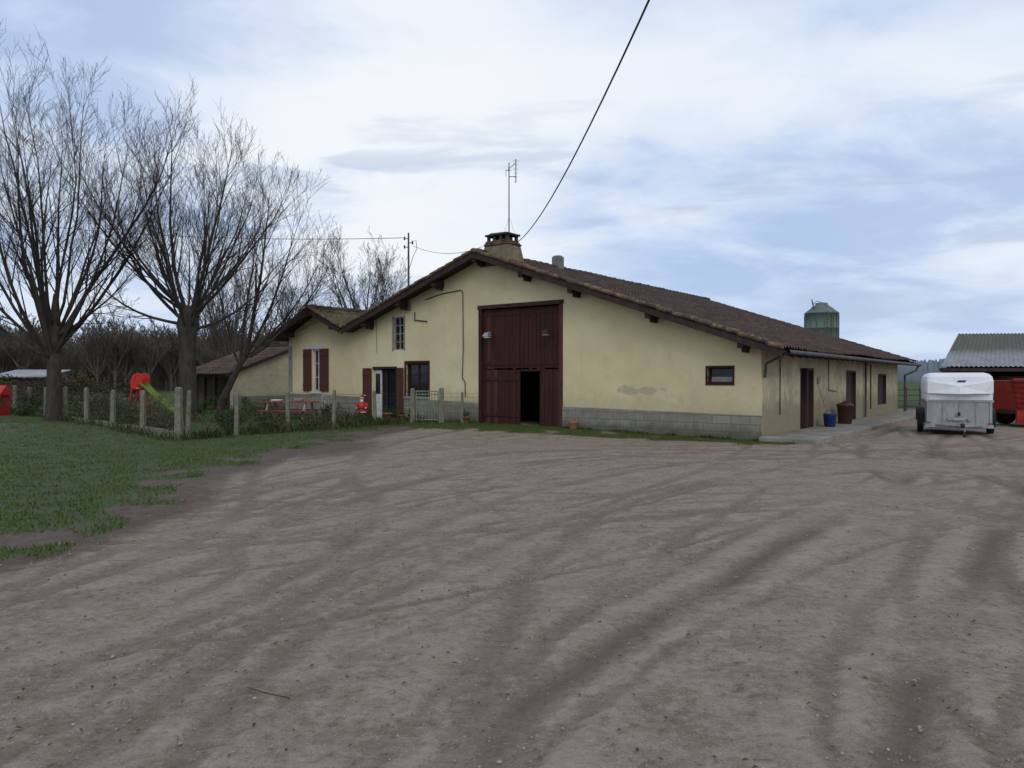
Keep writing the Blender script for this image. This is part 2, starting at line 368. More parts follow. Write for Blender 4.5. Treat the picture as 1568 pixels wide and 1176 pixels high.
at=nt.node('ShaderNodeAttribute',attribute_name='cov'); s3=nt.node('ShaderNodeSeparateColor'); nt.link(at.outputs['Color'],s3.inputs[0])
nA=nt.noise(o,.45,5,.65); nB=nt.noise(o,2.2,6,.76); nC=nt.noise(o,14,5,.78); nD=nt.noise(o,80,3,.75)
vor=nt.node('ShaderNodeTexVoronoi'); vor.inputs['Scale'].default_value=38; nt.link(o,vor.inputs['Vector'])
vs=nt.node('ShaderNodeSeparateColor'); nt.link(vor.outputs['Color'],vs.inputs[0])
base=nt.ramp(nB,[(.32,(.165,.112,.078)),(.48,(.238,.176,.130)),(.64,(.335,.265,.205))])
base=nt.mix(nt.maprange(nA,.38,.60,0,.45),base,(.285,.228,.178))
base=nt.mix(nt.maprange(nC,.48,.66,0,.6),base,(.375,.31,.248))
base=nt.mix(nt.maprange(nC,.47,.33,0,.75),base,(.125,.083,.057))
base=nt.mix(nt.maprange(nD,.54,.66,0,.35),base,(.41,.345,.28))
base=nt.mix(nt.maprange(nD,.46,.34,0,.45),base,(.11,.076,.053))
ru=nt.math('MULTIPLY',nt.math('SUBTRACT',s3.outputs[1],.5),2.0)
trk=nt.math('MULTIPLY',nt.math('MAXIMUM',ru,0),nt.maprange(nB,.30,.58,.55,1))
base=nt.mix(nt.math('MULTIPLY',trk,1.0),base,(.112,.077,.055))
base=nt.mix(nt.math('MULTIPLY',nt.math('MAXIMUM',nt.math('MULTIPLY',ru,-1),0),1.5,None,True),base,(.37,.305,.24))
md=nt.maprange(nt.math('ADD',s3.outputs[2],nt.math('MULTIPLY',nt.math('SUBTRACT',nB,.5),1.4)),.35,.95,0,.85)
base=nt.mix(md,base,nt.ramp(nC,[(.35,(.060,.041,.029)),(.65,(.115,.080,.057))]))
peb=nt.math('MULTIPLY',nt.maprange(vs.outputs[0],.82,.85),nt.maprange(vor.outputs['Distance'],.36,.26))
base=nt.mix(nt.math('MULTIPLY',peb,.5),base,nt.ramp(vs.outputs[1],[(0,(.15,.12,.10)),(.6,(.31,.27,.23)),(1,(.47,.43,.38))]))
base=nt.mix(nt.maprange(nt.math('ADD',nt.noise(o,1.7,6,.75),nt.math('MULTIPLY',trk,-.3)),.56,.70,0,.4),base,(.15,.13,.062))
gcol=nt.ramp(nC,[(.3,(.032,.048,.013)),(.5,(.054,.084,.021)),(.7,(.085,.108,.038))])
gcol=nt.mix(nt.maprange(nB,.46,.66,0,.6),gcol,(.080,.068,.034))
gf=nt.maprange(nt.math('ADD',s3.outputs[0],nt.math('MULTIPLY',nt.math('SUBTRACT',nC,.5),1.0)),.36,.60)
base=nt.mix(gf,base,gcol)
nt.link(base,b.inputs['Base Color']); b.inputs['Specular IOR Level'].default_value=.15
nt.link(nt.maprange(md,0,.8,.92,.62),b.inputs['Roughness'])
hh=nt.math('ADD',nt.math('MULTIPLY',nC,.9),nt.math('ADD',nt.math('MULTIPLY',nD,.3),nt.math('MULTIPLY',peb,.25)))
nt.link(nt.bump(hh,.8,.038),b.inputs['Normal'])
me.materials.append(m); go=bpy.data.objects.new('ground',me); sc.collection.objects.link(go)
def hz(x,y):
    n1=noise.noise((x*.35,y*.35,0)); n2=noise.noise((x*1.3,y*1.3,5)); n3=noise.noise((x*5,y*5,9))
    return h0(x,y)+n1*.03+n2*.012+n3*.007
def stones(name,n,mat):
    V=[];F=[]
    for i in range(n):
        y=1.6+ (random.random()**1.7)*17; x=random.uniform(-.85*y-1,.85*y+1)
        if x<grass_edge(y)+.3 and random.random()<.8: continue
        if noise.noise((x*.9,y*.9,3))+random.uniform(-.35,.35)<-.05: continue
        r=random.choice([.003,.003,.004,.005,.006,.010])*random.uniform(.7,1.3)*(1+y*.03); a=random.random()*6.3; z=hz(x,y)-r*.1
        o=len(V); ca_,sa=math.cos(a),math.sin(a); k=random.uniform(.5,1)
        for p in ((1,0,-.3),(.3,.9,-.3),(-.9,.4,-.3),(-.5,-.8,-.3),(.6,-.7,-.3),(.45,.2,.6),(-.4,.35,.55),(-.1,-.45,.65)):
            px=p[0]*r*random.uniform(.8,1.2); py=p[1]*r*k; V.append((x+px*ca_-py*sa,y+px*sa+py*ca_,z+p[2]*r*.7))
        F+=[(o,o+1,o+5),(o+1,o+2,o+6),(o+1,o+6,o+5),(o+2,o+3,o+6),(o+3,o+7,o+6),(o+3,o+4,o+7),(o+4,o,o+5),(o+4,o+5,o+7),(o+5,o+6,o+7)]
    me=bpy.data.meshes.new(name); me.from_pydata(V,[],F); me.materials.append(mat); ob=bpy.data.objects.new(name,me); sc.collection.objects.link(ob)
m_st,nt,b,o=newmat('gravel_stone'); n=nt.noise(o,30,3,.6); nt.link(nt.ramp(n,[(.3,(.13,.10,.08)),(.5,(.24,.195,.155)),(.7,(.42,.37,.32))]),b.inputs['Base Color']); b.inputs['Roughness'].default_value=.9
stones('gravel',22000,m_st)
def blades(name,pts,hmin,hmax,mat):
    n=len(pts); P=np.array(pts); a=np.random.rand(n)*6.283; hh=hmin+(hmax-hmin)*np.random.rand(n)**1.6
    wd=.004+.006*np.random.rand(n)+.0002*P[:,1]; lx=(np.random.rand(n)-.5)*hh*1.2; ly=(np.random.rand(n)-.5)*hh*1.2
    dx=np.cos(a)*wd; dy=np.sin(a)*wd; z0=P[:,2]-.01
    A=np.stack([P[:,0]-dx,P[:,1]-dy,z0],1);B=np.stack([P[:,0]+dx,P[:,1]+dy,z0],1)
    Cc=np.stack([P[:,0]+dx*.7+lx*.4,P[:,1]+dy*.7+ly*.4,z0+hh*.6],1);D=np.stack([P[:,0]+lx,P[:,1]+ly,z0+hh],1);E=np.stack([P[:,0]-dx*.7+lx*.4,P[:,1]-dy*.7+ly*.4,z0+hh*.6],1)
    V=np.stack([A,B,Cc,D,E],1).reshape(-1,3)
    me=bpy.data.meshes.new(name); me.vertices.add(len(V)); me.vertices.foreach_set('co',V.ravel()); me.loops.add(n*5); me.loops.foreach_set('vertex_index',np.arange(n*5))
    me.polygons.add(n); me.polygons.foreach_set('loop_start',np.arange(0,n*5,5)); me.polygons.foreach_set('loop_total',np.full(n,5)); me.update(calc_edges=True)
    me.materials.append(mat); ob=bpy.data.objects.new(name,me); sc.collection.objects.link(ob); return ob
def leafmat(name,c1,c2,c3,sc_=1.5):
    m,nt,b,o=newmat(name); n=nt.noise(o,sc_,3,.8); n2=nt.noise(o,25,2,.8)
    nt.link(nt.mix(.5,nt.ramp(n,[(.35,c1),(.5,c2),(.65,c3)]),nt.ramp(n2,[(.35,c1),(.5,c2),(.65,c3)])),b.inputs['Base Color']); b.inputs['Roughness'].default_value=.8; b.inputs['Specular IOR Level'].default_value=.1; return m
M_grass=leafmat('grass_blade',(.036,.055,.010),(.068,.112,.018),(.13,.135,.042))
M_weed=leafmat('weed_leaf',(.025,.035,.012),(.05,.065,.02),(.12,.095,.05))
pts=[]
while len(pts)<80000:
    y=random.uniform(5,27); x=random.uniform(-.75*y-2,0)
    if x>-2: continue
    n1=noise.noise((x*.35,y*.35,0)); n2=noise.noise((x*1.3,y*1.3,5))
    g=float(grass_mask(np.array([x]),np.array([y]),np.array([n1]),np.array([n2]))[0]) 
    if g>.4 and random.random()<(g*(.72+n2*.8+noise.noise((x*3,y*3,1))*.8)) and random.random()<cl(14/y,.4,1): pts.append((x,y,hz(x,y)))
k=0
while k<26000:
    t=random.uniform(-1.3,12); L=-random.random()**1.3*3.2-.03; x,y,_=W(t,L,0)
    n1=noise.noise((x*.35,y*.35,0)); n2=noise.noise((x*1.3,y*1.3,5))
    g=float(grass_mask(np.array([x]),np.array([y]),np.array([n1]),np.array([n2]))[0]); k+=1
    if g>.35 and random.random()<g*.8+n2*.6: pts.append((x,y,hz(x,y)))
blades('grass',pts,.015,.07,M_grass)

# ---------------------------------------------------------------- farmhouse
SL=.342; RT=9.05; RZ=5.66
def rz(t): return RZ-SL*abs(t-RT)
WR=17.5; WZ=4.35; WS=.45
def wz(t): return WZ-WS*abs(t-WR)
house=empty('farmhouse',W(9,9,0))
def prism(mb,poly,L0,L1,m=0):
    n=len(poly); vs=[W(t,L0,z) for t,z in poly]+[W(t,L1,z) for t,z in poly]
    mb.add(vs,[tuple(range(n)),tuple(range(2*n-1,n-1,-1))]+[(i,n+i,n+(i+1)%n,(i+1)%n) for i in range(n)],m)
def boolcut(ob,cut):
    md=ob.modifiers.new('b','BOOLEAN'); md.object=cut; md.operation='DIFFERENCE'; md.solver='EXACT'
    dg=bpy.context.evaluated_depsgraph_get(); dg.update(); me=bpy.data.meshes.new_from_object(ob.evaluated_get(dg))
    ob.modifiers.clear(); ob.data=me; bpy.data.objects.remove(cut)
DZ=.14
mb=MB(); prism(mb,[(0,-.3),(0,rz(0)-DZ),(RT,RZ-DZ),(15.54,rz(15.54)-DZ),(WR,WZ-DZ),(19.5,wz(19.5)-DZ),(19.5,-.3)],0,.32)
fw=mb.obj('front_wall',M_wall,recalc=True,parent=house)
cuts=[(6.07,9.18,-.1,3.83),(.735,1.42,1.45,1.86),(11.58,12.66,.93,2.1),(13.12,14.42,-.05,1.92),(12.78,13.3,2.59,3.77),(17.45,17.98,1.05,2.72)]
mc=MB()
for a,b_,c,d_ in cuts: mc.box(a,b_,-.2,.6,c,d_,T=W)
boolcut(fw,mc.obj('cut',M_wall,recalc=True))
mb=MB(); mb.box(0,.3,.32,17.8,-.3,rz(0)-DZ,T=W); sw=mb.obj('side_wall',M_wall,recalc=True,parent=house)
mc=MB(); scuts=[(3.3,4.65,.08,1.88),(8.6,10.0,.08,1.85),(13.7,15.3,.5,1.75)]
for a,b_,c,d_ in scuts: mc.box(-.2,.6,a,b_,c,d_,T=W)
boolcut(sw,mc.obj('cut',M_wall,recalc=True))
mb=MB(); prism(mb,[(.3,-.3),(.3,rz(.3)-DZ),(RT,RZ-DZ),(15.5,rz(15.5)-DZ),(15.5,-.3)],17.5,17.8)
prism(mb,[(15.52,-.3),(15.52,rz(15.52)-DZ),(WR,WZ-DZ),(19.5,wz(19.5)-DZ),(19.5,-.3)],9.6,9.9)
mb.box(19.2,19.5,.32,9.6,-.3,wz(19.5)-DZ,T=W); mb.box(15.2,15.5,9.9,17.5,-.3,rz(15.5)-DZ,T=W)
mb.obj('rear_walls',M_wall,recalc=True,parent=house)
mb=MB(); mb.box(.35,19.1,4.0,4.1,-.3,2.2,0,T=W); mb.box(.35,19.1,.4,17.4,-.35,-.02,0,T=W); mb.obj('interior_shade_backing',M_dark,recalc=True,parent=house)  # added backing sheet and floor, coloured near black as interior shade
mb=MB()
segs=[(-.025,6.03,.63,.72),(9.22,13.08,.76,.85),(14.46,19.52,.86,.95)]
for a,b_,z0,z1 in segs:
    vs=[W(a,-.025,-.3),W(b_,-.025,-.3),W(b_,-.002,-.3),W(a,-.002,-.3),W(a,-.025,z0),W(b_,-.025,z1),W(b_,-.002,z1+.012),W(a,-.002,z0+.012)]; mb.hexa(vs)
mb.obj('block_plinth',M_block,recalc=True,parent=house)
mb=MB(); mb.box(19.26,19.51,-.012,.05,1.0,2.9,0,T=W); mb.obj('corner_strip',M_greyp,recalc=True,parent=house)
def tiles(name,t0,t1,z0,slope,L0,L1,mat,tend=None):
    sgn=1 if t1>t0 else -1; ln=abs(t1-t0); rows=int(ln/.36); rl=ln/rows; pitch=.225; ns=6
    nL=int((L1-L0)/pitch)*ns; Ls=[L0+(L1-L0)*i/nL for i in range(nL+1)]
    mb=MB(); V=[]; jit=[[random.uniform(-.010,.013) for _ in range(nL//ns+2)] for _ in range(rows)]
    for r in range(rows):
        for e,(dd,off) in enumerate(((r*rl,0),((r+1)*rl,.032))):
            for i,L in enumerate(Ls):
                ph=2*math.pi*i/ns; wv=.032*(math.sin(ph)); tt=t0+sgn*dd
                sag=-.035*math.sin(math.pi*(L-L0)/(L1-L0)*2.3)**2*(dd/ln+.4)
                V.append(W(tt,L+jit[r][i//ns]*.8,z0-slope*dd+wv+off+jit[r][i//ns]+sag))
    nl=rows*2; n1=nL+1
    F=[(a*n1+i,a*n1+i+1,(a+1)*n1+i+1,(a+1)*n1+i) for a in range(nl-1) for i in range(nL)]
    mb.add(V,F,0,False); return mb.obj(name,mat,parent=house)
tiles('tiles_right_slope',RT,-.74,RZ,SL,-.6,18.4,M_tile)
tiles('tiles_left_slope',RT,15.9,RZ,SL,-.6,18.4,M_tile)
tiles('wing_tiles_right',WR,15.35,WZ,WS,-.6,10.2,M_tilem)
tiles('wing_tiles_left',WR,20.05,WZ,WS,-.6,10.2,M_tilem)
mb=MB()
def slab(t0,t1,z0,slope,L0,L1,off,th,m=0):
    ln=abs(t1-t0); za=z0-off; zb=z0-slope*ln-off
    mb.hexa([W(t0,L0,za-th),W(t1,L0,zb-th),W(t1,L1,zb-th),W(t0,L1,za-th),W(t0,L0,za),W(t1,L0,zb),W(t1,L1,zb),W(t0,L1,za)],m)
slab(RT,-.70,RZ,SL,-.56,18.36,.09,.04); slab(RT+.002,15.53,RZ,SL,-.56,18.36,.09,.04); slab(WR,15.56,WZ,WS,-.56,10.1,.06,.05); slab(WR+.002,20.0,WZ,WS,-.56,10.1,.06,.05)
slab(RT,-.70,RZ,SL,-.60,-.565,.06,.17); slab(RT+.003,15.50,RZ,SL,-.60,-.565,.06,.17); slab(WR,15.6,WZ,WS,-.60,-.565,.06,.17); slab(WR+.003,20.0,WZ,WS,-.60,-.565,.06,.17)
for t in (RT,7.2,5.4,2.9,.35,10.9,12.6,14.4):
    z=rz(t)-.11; mb.box(t-.08,t+.08,-.54,.0,z-.24,z-.03,T=W)
    mb.box(t-.05,t+.05,-.3,.0,z-.34,z-.245,T=W)
for t in (WR,16.2,19.2):
    z=wz(t)-.11; mb.box(t-.08,t+.08,-.54,.0,z-.22,z-.03,T=W)
L=.5
while L<17.8:
    mb.hexa([W(-.66,L,rz(-.66)-.24),W(0,L,rz(0)-.24),W(0,L+.08,rz(0)-.24),W(-.66,L+.08,rz(-.66)-.24),W(-.66,L,rz(-.66)-.13),W(0,L,rz(0)-.13),W(0,L+.08,rz(0)-.13),W(-.66,L+.08,rz(-.66)-.13)]); L+=.62
mb.obj('roof_timber',M_woodd,recalc=True,parent=house)
mb=MB()
def vergetiles(t0,t1,z0,slope,Lc):
    sgn=1 if t1>t0 else -1; ln=abs(t1-t0); d=.0
    while d<ln-.05:
        e=min(d+.42,ln); j=random.uniform(-.018,.018); r=random.uniform(.062,.075); k=random.uniform(-.01,.015)
        mb.cyl(W(t0+sgn*d,Lc+j,z0-slope*d+k),W(t0+sgn*e,Lc-j*.5,z0-slope*e+.025+k),r*.84,r,8)
        d+=.36
vergetiles(RT,-.74,RZ,SL,-.58); vergetiles(RT,15.5,RZ,SL,-.58); vergetiles(WR,15.7,WZ,WS,-.58); vergetiles(WR,20.05,WZ,WS,-.58)
mb.obj('verge_tiles',M_verge,parent=house)
mb=MB()
for (t,z,L1) in ((RT,RZ,18.4),(WR,WZ,8)):
    L=-.6
    while L<L1: k=random.uniform(-.01,.012); mb.cyl(W(t,L,z-.005+k),W(t,L+.42,z+.018+k),.09,.105,8); L+=.38
mb.obj('ridge_tiles',M_tile,parent=house)
mb=MB()
mb.tube([W(-.82,L,2.215-.004*L) for L in np.linspace(-.5,18.3,20)],.055,8)
mb.tube([W(-.82,-.4,2.22),W(-.5,-.2,2.1),W(-.08,.12,1.95),W(-.06,.12,1.6)],.035,6)
mb.tube([W(-.82,18.0,2.17),W(-.7,17.9,1.9),W(-.3,17.7,1.7),W(-.3,17.7,.1)],.045,8)
mb.tube([W(-.08,11.2,2.2),W(-.08,11.2,.1)],.04,8)
mb.obj('gutter',nmat('gutter_zinc',(.05,.048,.045),(.10,.095,.09),4,.7,.2,20,metal=.1),parent=house)
mb=MB()
def planks(t0,t1,z0,z1,L0,L1,w_,m=0):
    n=max(1,round((t1-t0)/w_)); ww=(t1-t0)/n
    for i in range(n):
        a=t0+i*ww; b_=a+ww-.009; j=random.uniform(-.006,.006); zb=z0+random.uniform(0,.05)
        mb.box(a,b_,L0+j,L1+j,zb,z1,m if random.random()<.8 else 2,T=W)
planks(6.10,7.66,1.86,3.80,.10,.14,.15,0); planks(7.67,9.15,1.86,3.80,.08,.12,.15,0)
planks(6.10,6.86,.06,1.85,.07,.11,.15,0); planks(7.65,9.15,.06,1.85,.06,.10,.15,0)
mb.box(6.86,7.64,.10,.13,1.80,1.86,0,T=W)
for z in (2.0,3.6): mb.box(6.12,7.62,.085,.098,z,z+.12,0,T=W); mb.box(7.7,9.12,.063,.078,z,z+.12,0,T=W)
mb.box(7.66,9.12,.035,.055,.35,.46,0,T=W); mb.box(7.66,9.12,.035,.055,1.5,1.61,0,T=W)
mb.box(5.98,6.09,-.03,.2,.02,3.83,2,T=W); mb.box(9.16,9.27,-.03,.2,.02,3.83,0,T=W); mb.box(5.95,9.30,-.045,.2,3.83,3.95,1,T=W)
for i in range(5): mb.hexa([W(6.88+.05*i,.12+.10*i,.08),W(6.925+.05*i,.21+.10*i,.08),W(6.955+.05*i,.20+.10*i,.08),W(6.91+.05*i,.11+.10*i,.08),W(6.88+.05*i,.12+.10*i,1.78),W(6.925+.05*i,.21+.10*i,1.78),W(6.955+.05*i,.20+.10*i,1.78),W(6.91+.05*i,.11+.10*i,1.78)],0)
mb.box(5.9,9.3,-.12,.3,-.2,.04,3,T=W)
mb.obj('barn_door',[M_redwood,M_woodd,M_redwood2,M_conc],recalc=True,parent=house)
mb=MB()
def window(t0,t1,z0,z1,nv,nh,fm=0,Lf=.10,fw_=.06):
    mb.box(t0,t1,Lf+.03,Lf+.04,z0,z1,1,T=W)
    for a,b_ in ((t0,t0+fw_),(t1-fw_,t1)): mb.box(a,b_,Lf-.02,Lf+.03,z0,z1,fm,T=W)
    for a,b_ in ((z0,z0+fw_),(z1-fw_,z1)): mb.box(t0+fw_,t1-fw_,Lf-.02,Lf+.028,a,b_,fm,T=W)
    for i in range(1,nv): t=t0+(t1-t0)*i/nv; mb.box(t-.02,t+.02,Lf-.01,Lf+.026,z0+fw_,z1-fw_,fm,T=W)
    for i in range(1,nh): z=z0+(z1-z0)*i/nh; mb.box(t0+fw_,t1-fw_,Lf-.005,Lf+.022,z-.015,z+.015,fm,T=W)
window(.735,1.42,1.45,1.86,1,1,0,.12,.04)
mb.box(.80,1.36,.142,.146,1.47,1.62,4,T=W)
for a,b_,c,d_ in ((.69,1.465,1.86,1.91),(.69,1.465,1.40,1.45),(.69,.735,1.45,1.86),(1.42,1.465,1.45,1.86)): mb.box(a,b_,-.02,.1,c,d_,0,T=W)
window(11.58,12.66,.93,2.1,2,3,0)
for a,b_,c,d_ in ((11.50,12.74,2.1,2.19),(11.50,11.58,.93,2.1),(12.66,12.74,.93,2.1)): mb.box(a,b_,-.015,.08,c,d_,0,T=W)
mb.box(11.5,12.74,-.06,.1,.86,.93,4,T=W)
window(12.78,13.3,2.59,3.77,2,4,4,.08,.04)
mb.box(12.70,12.78,-.01,.08,2.55,3.81,4,T=W); mb.box(13.3,13.38,-.01,.08,2.55,3.81,4,T=W)
window(17.45,17.98,1.05,2.72,2,3,2,.12)
mb.box(17.35,18.08,-.06,.1,.97,1.05,2,T=W)
mb.box(17.2,18.25,-.012,.1,2.74,2.95,2,T=W)
mb.box(13.75,14.40,.14,.17,.0,1.88,3,T=W); mb.box(14.04,14.40,.09,.13,.02,1.88,2,T=W); mb.box(13.14,13.7,.16,.19,.0,1.88,1,T=W)
mb.box(14.10,14.34,.08,.09,1.0,1.75,1,T=W)
mb.box(13.12,14.42,-.01,.1,1.92,2.0,0,T=W); mb.box(13.05,14.5,-.35,.0,-.2,.12,4,T=W)
mb.obj('windows_and_door',[M_redwood,M_glass,M_white,M_dark,M_greyp],recalc=True,parent=house)
mb=MB()
def shutter(t0,t1,z0,z1):
    n=4
    for i in range(n): a=t0+(t1-t0)*i/n; mb.box(a,a+(t1-t0)/n-.008,-.055,-.03,z0,z1,0,T=W)
    for z in (z0+.2,z1-.28): mb.box(t0+.02,t1-.02,-.075,-.056,z,z+.09,0,T=W)
shutter(17.98,18.5,1.05,2.74); shutter(16.92,17.45,1.05,2.74)
shutter(14.44,14.92,.12,1.95); shutter(12.76,13.12,.12,1.95)
mb.obj('shutters',M_redwood2,recalc=True,parent=house)
mb=MB()
def sideplanks(L0,L1,z0,z1,m=0):
    n=round((L1-L0)/.16); ww=(L1-L0)/n
    for i in range(n): mb.box(.1+random.uniform(-.004,.004),.14,L0+i*ww,L0+(i+1)*ww-.008,z0,z1,m,T=W)
    mb.box(-.01,.1,L0-.0,L0+.07,z0,z1,m,T=W); mb.box(-.01,.1,L1-.07,L1,z0,z1,m,T=W); mb.box(-.012,.1,L0+.07,L1-.07,z1-.07,z1,m,T=W)
sideplanks(3.95,4.65,.08,1.88); sideplanks(8.6,10.0,.08,1.85); sideplanks(13.7,15.3,.5,1.75)
mb.box(-.012,.1,3.3,3.37,.08,1.88,0,T=W); mb.box(.2,.25,3.37,3.95,.08,1.88,1,T=W)
mb.box(-.03,-.01,5.0,5.25,1.4,1.62,2,T=W)
mb.obj('side_doors',[nmat('side_door_paint',(.04,.02,.018),(.07,.032,.028),3,.7,.3,30,(4,4,.3),dirt=((.07,.06,.05),.6)),M_dark,M_greyp],recalc=True,parent=house)
mb=MB()
mb.tube([W(12.2,-.03,3.9),W(12.2,-.03,3.62),W(11.6,-.03,3.55)],.02,5)
mb.tube([W(11.7,-.03,4.30),W(10.9,-.03,4.46),W(10.05,-.03,4.52),W(9.95,-.03,4.45),W(9.93,-.03,2.6),W(9.98,-.03,1.6),W(9.85,-.03,1.45),W(9.85,-.03,.95)],.014,5)
mb.tube([W(14.2,-.03,3.9),W(14.15,-.03,2.5)],.007,4)
mb.tube([W(6.0,-.03,.95),W(6.0,-.035,1.5)],.02,5)
mb.tube([W(-.03,6.2,2.2),W(-.03,6.25,1.2),W(-.03,7.2,1.15)],.012,4); mb.tube([W(-.03,1.4,2.1),W(-.03,1.4,.6)],.015,4); mb.tube([W(-.03,12.3,2.1),W(-.03,12.3,.4)],.02,4)
mb.obj('wall_cables',M_cable,parent=house)
for t,mm in ((8.8,0),(6.5,1)):
    mb=MB(); mb.box(t-.015,t+.015,-.12,.05,3.05,3.08,0,T=W); mb.hexa([W(t-.12,-.26,2.93),W(t+.12,-.26,2.93),W(t+.12,-.06,2.93),W(t-.12,-.06,2.93),W(t-.07,-.2,3.05),W(t+.07,-.2,3.05),W(t+.07,-.1,3.05),W(t-.07,-.1,3.05)],0); mb.bevbox((t,-.16,2.90),(.17,.15,.05),.015,2,m=1,T=W)
    mb.obj('floodlight',[M_metal if mm==0 else M_woodd,M_fibre if mm==0 else M_greyp],recalc=True,parent=house)
mb=MB()
M_chim=nmat('chimney_render',(.12,.10,.065),(.22,.18,.11),5,.95,.6,30,dirt=((.22,.19,.06),.7))
ct,cL=8.62,.42
vs=[W(ct+a*.60,cL+b_*.45,5.2) for a,b_ in((-1,-1),(1,-1),(1,1),(-1,1))]+[W(ct+a*.48,cL+b_*.34,5.88) for a,b_ in((-1,-1),(1,-1),(1,1),(-1,1))]; mb.hexa(vs,0)
for k in range(3): mb.bevbox((ct+.01*k,cL,5.91+.055*k),(1.04-.07*k,.76-.05*k,.05),.02,1,m=1,T=W)
for a in (-.38,-.13,.13,.38):
    for b_ in (-.24,.24): mb.box(ct+a-.045,ct+a+.045,cL+b_-.04,cL+b_+.04,6.04,6.20,2,T=W)
mb.box(ct-.3,ct+.3,cL-.15,cL+.15,6.03,6.14,2,T=W)
mb.bevbox((ct,cL,6.23),(.98,.68,.06),.015,1,m=2,T=W)
mb.hexa([W(ct-.42,cL-.28,6.262),W(ct+.42,cL-.28,6.262),W(ct+.42,cL+.28,6.262),W(ct-.42,cL+.28,6.262),W(ct-.3,cL-.18,6.31),W(ct+.34,cL-.18,6.33),W(ct+.34,cL+.18,6.33),W(ct-.3,cL+.18,6.31)],2)
mb.obj('chimney',[M_chim,M_verge,nmat('sooty_concrete',(.035,.033,.03),(.075,.07,.06),6,.95,.4,30)],recalc=True,parent=house)
mb=MB(); mb.bevbox((RT,4.3,5.78),(.34,.34,.62),.02,1,m=0,T=W); mb.bevbox((RT,4.3,6.10),(.26,.26,.06),.01,1,m=0,T=W); mb.obj('vent_stack',nmat('vent_grey',(.13,.125,.115),(.20,.19,.17),3,.9,.3,40),recalc=True,parent=house)
mb=MB(); A=Vector(W(8.3,.35,5.8)); mb.cyl(A,A+Vector((0,0,2.75)),.022,.016,6); 
def off(v,x,z): return v+Vector((x,0,z))
mb.tube([off(A,0,2.45),off(A,-.03,2.52),off(A,.22,2.75),off(A,.24,2.75)],.012,4)
mb.cyl(off(A,.22,2.1),off(A,.22,2.86),.014,.014,5); mb.cyl(off(A,0,2.3),off(A,.22,2.3),.012,.012,5)
for i in range(6): mb.cyl(off(A,.16-.008*i,2.15+.13*i),off(A,.28+.008*i,2.15+.13*i),.006,.006,4)
mb.cyl(off(A,-.12,2.5),off(A,.06,2.5),.012,.012,4); mb.cyl(off(A,-.10,2.47),off(A,-.10,2.3),.01,.01,4)
mb.tube([off(A,.01,1.0),off(A,-.25,0.2),off(A,-.3,.05)],.004,3); mb.tube([off(A,.01,1.0),off(A,.3,0.1)],.004,3)
mb.obj('tv_antenna',M_wire,parent=house)
P=Vector(W(12.43,-.1,3.95)); mb=MB(); mb.cyl(P,P+Vector((0,0,2.75)),.04,.03,8,0)
for z,x in ((2.55,-.14),(2.4,.14),(2.25,-.14)): mb.cyl(P+Vector((0,0,z)),P+Vector((x,0,z)),.015,.015,5,0); mb.cyl(P+Vector((x,0,z-.05)),P+Vector((x,0,z+.07)),.03,.025,8,1)
mb.tube([P+Vector((.14,0,2.45)),P+Vector((.26,0,2.5)),P+Vector((.3,0,2.2)),P+Vector((.15,0,1.9)),P+Vector((.03,0,1.5))],.01,4,0)
mb.obj('service_mast',[M_wire,M_woodd],parent=house)
def cat(a,b_,sag,n=30): 
    a=Vector(a);b_=Vector(b_); return [a.lerp(b_,i/n)-Vector((0,0,sag*4*(i/n)*(1-i/n))) for i in range(n+1)]
mb=MB(); mb.tube(cat(W(8.9,1.2,6.05),(2.75,-12,8.6),2.1,40),.012,5); mb.obj('overhead_cable',M_cable)
mb=MB(); mb.tube(cat(P+Vector((-.14,0,2.58)),(-34,33,10.6),.9),.012,4); mb.obj('overhead_line',M_cable)
mb=MB(); mb.tube(cat(P+Vector((.14,0,2.3)),W(9.2,.1,5.9),.25,14),.008,4); mb.obj('service_cable',M_cable)

mb=MB(); mb.bevbox((-.72,8.9,-.06),(1.40,18.3,.36),.02,2,T=W); mb.obj('concrete_walkway',M_conc,recalc=True)
# outbuilding
ob_=empty('tiled_outbuilding',(-13.5,34,0)); P0=Vector((-12.47,33,0))
def W2(m_,L,z): return tuple(P0+f_*m_+s_*L+Vector((0,0,z)))
mb=MB(); pl=[(0,-.3),(0,1.78),(3.2,2.93),(6.4,1.8),(6.4,-.3)]
n=len(pl); vs=[W2(0,L,z) for L,z in pl]+[W2(.25,L,z) for L,z in pl]; mb.add(vs,[tuple(range(n)),tuple(range(2*n-1,n-1,-1))]+[(i,n+i,n+(i+1)%n,(i+1)%n) for i in range(n)],0)
mb.box(.25,3.6,2.4,2.6,-.3,2.55,1,T=W2); mb.box(3.4,3.6,0,2.4,-.3,1.7,0,T=W2)
for a in (.3,1.5,2.4,3.2): mb.box(a,a+.14,0,.14,-.3,1.72,2,T=W2)
mb.box(.25,3.7,-.02,.1,1.62,1.76,2,T=W2)
mb.box(-.02,-.003,0,3.4,-.3,.75,4,T=W2)
for i in range(12): mb.box(.6+i*.18,.72+i*.18,1.2,1.6,0,.5+random.random()*.6,3 if i%3 else 2,T=W2)
mb.obj('walls',[nmat('aged_cream',(.42,.36,.23),(.56,.49,.32),1.2,.95,.3,40,dirt=((.33,.29,.2),.6)),M_dark,M_woodd,M_redwood2,M_block],recalc=True,parent=ob_)
mb=MB(); sl2=.36; RL=4.2; nn=int(RL/.24)*6; rows=9
V=[]
for r in range(rows):
    for dd,of in ((r*.41,0),((r+1)*.41,.03)):
        for i in range(nn+1): V.append(W2(-.25+RL*i/nn,3.2-dd,3.08-sl2*dd+.032*math.sin(2*math.pi*i/6)+of))
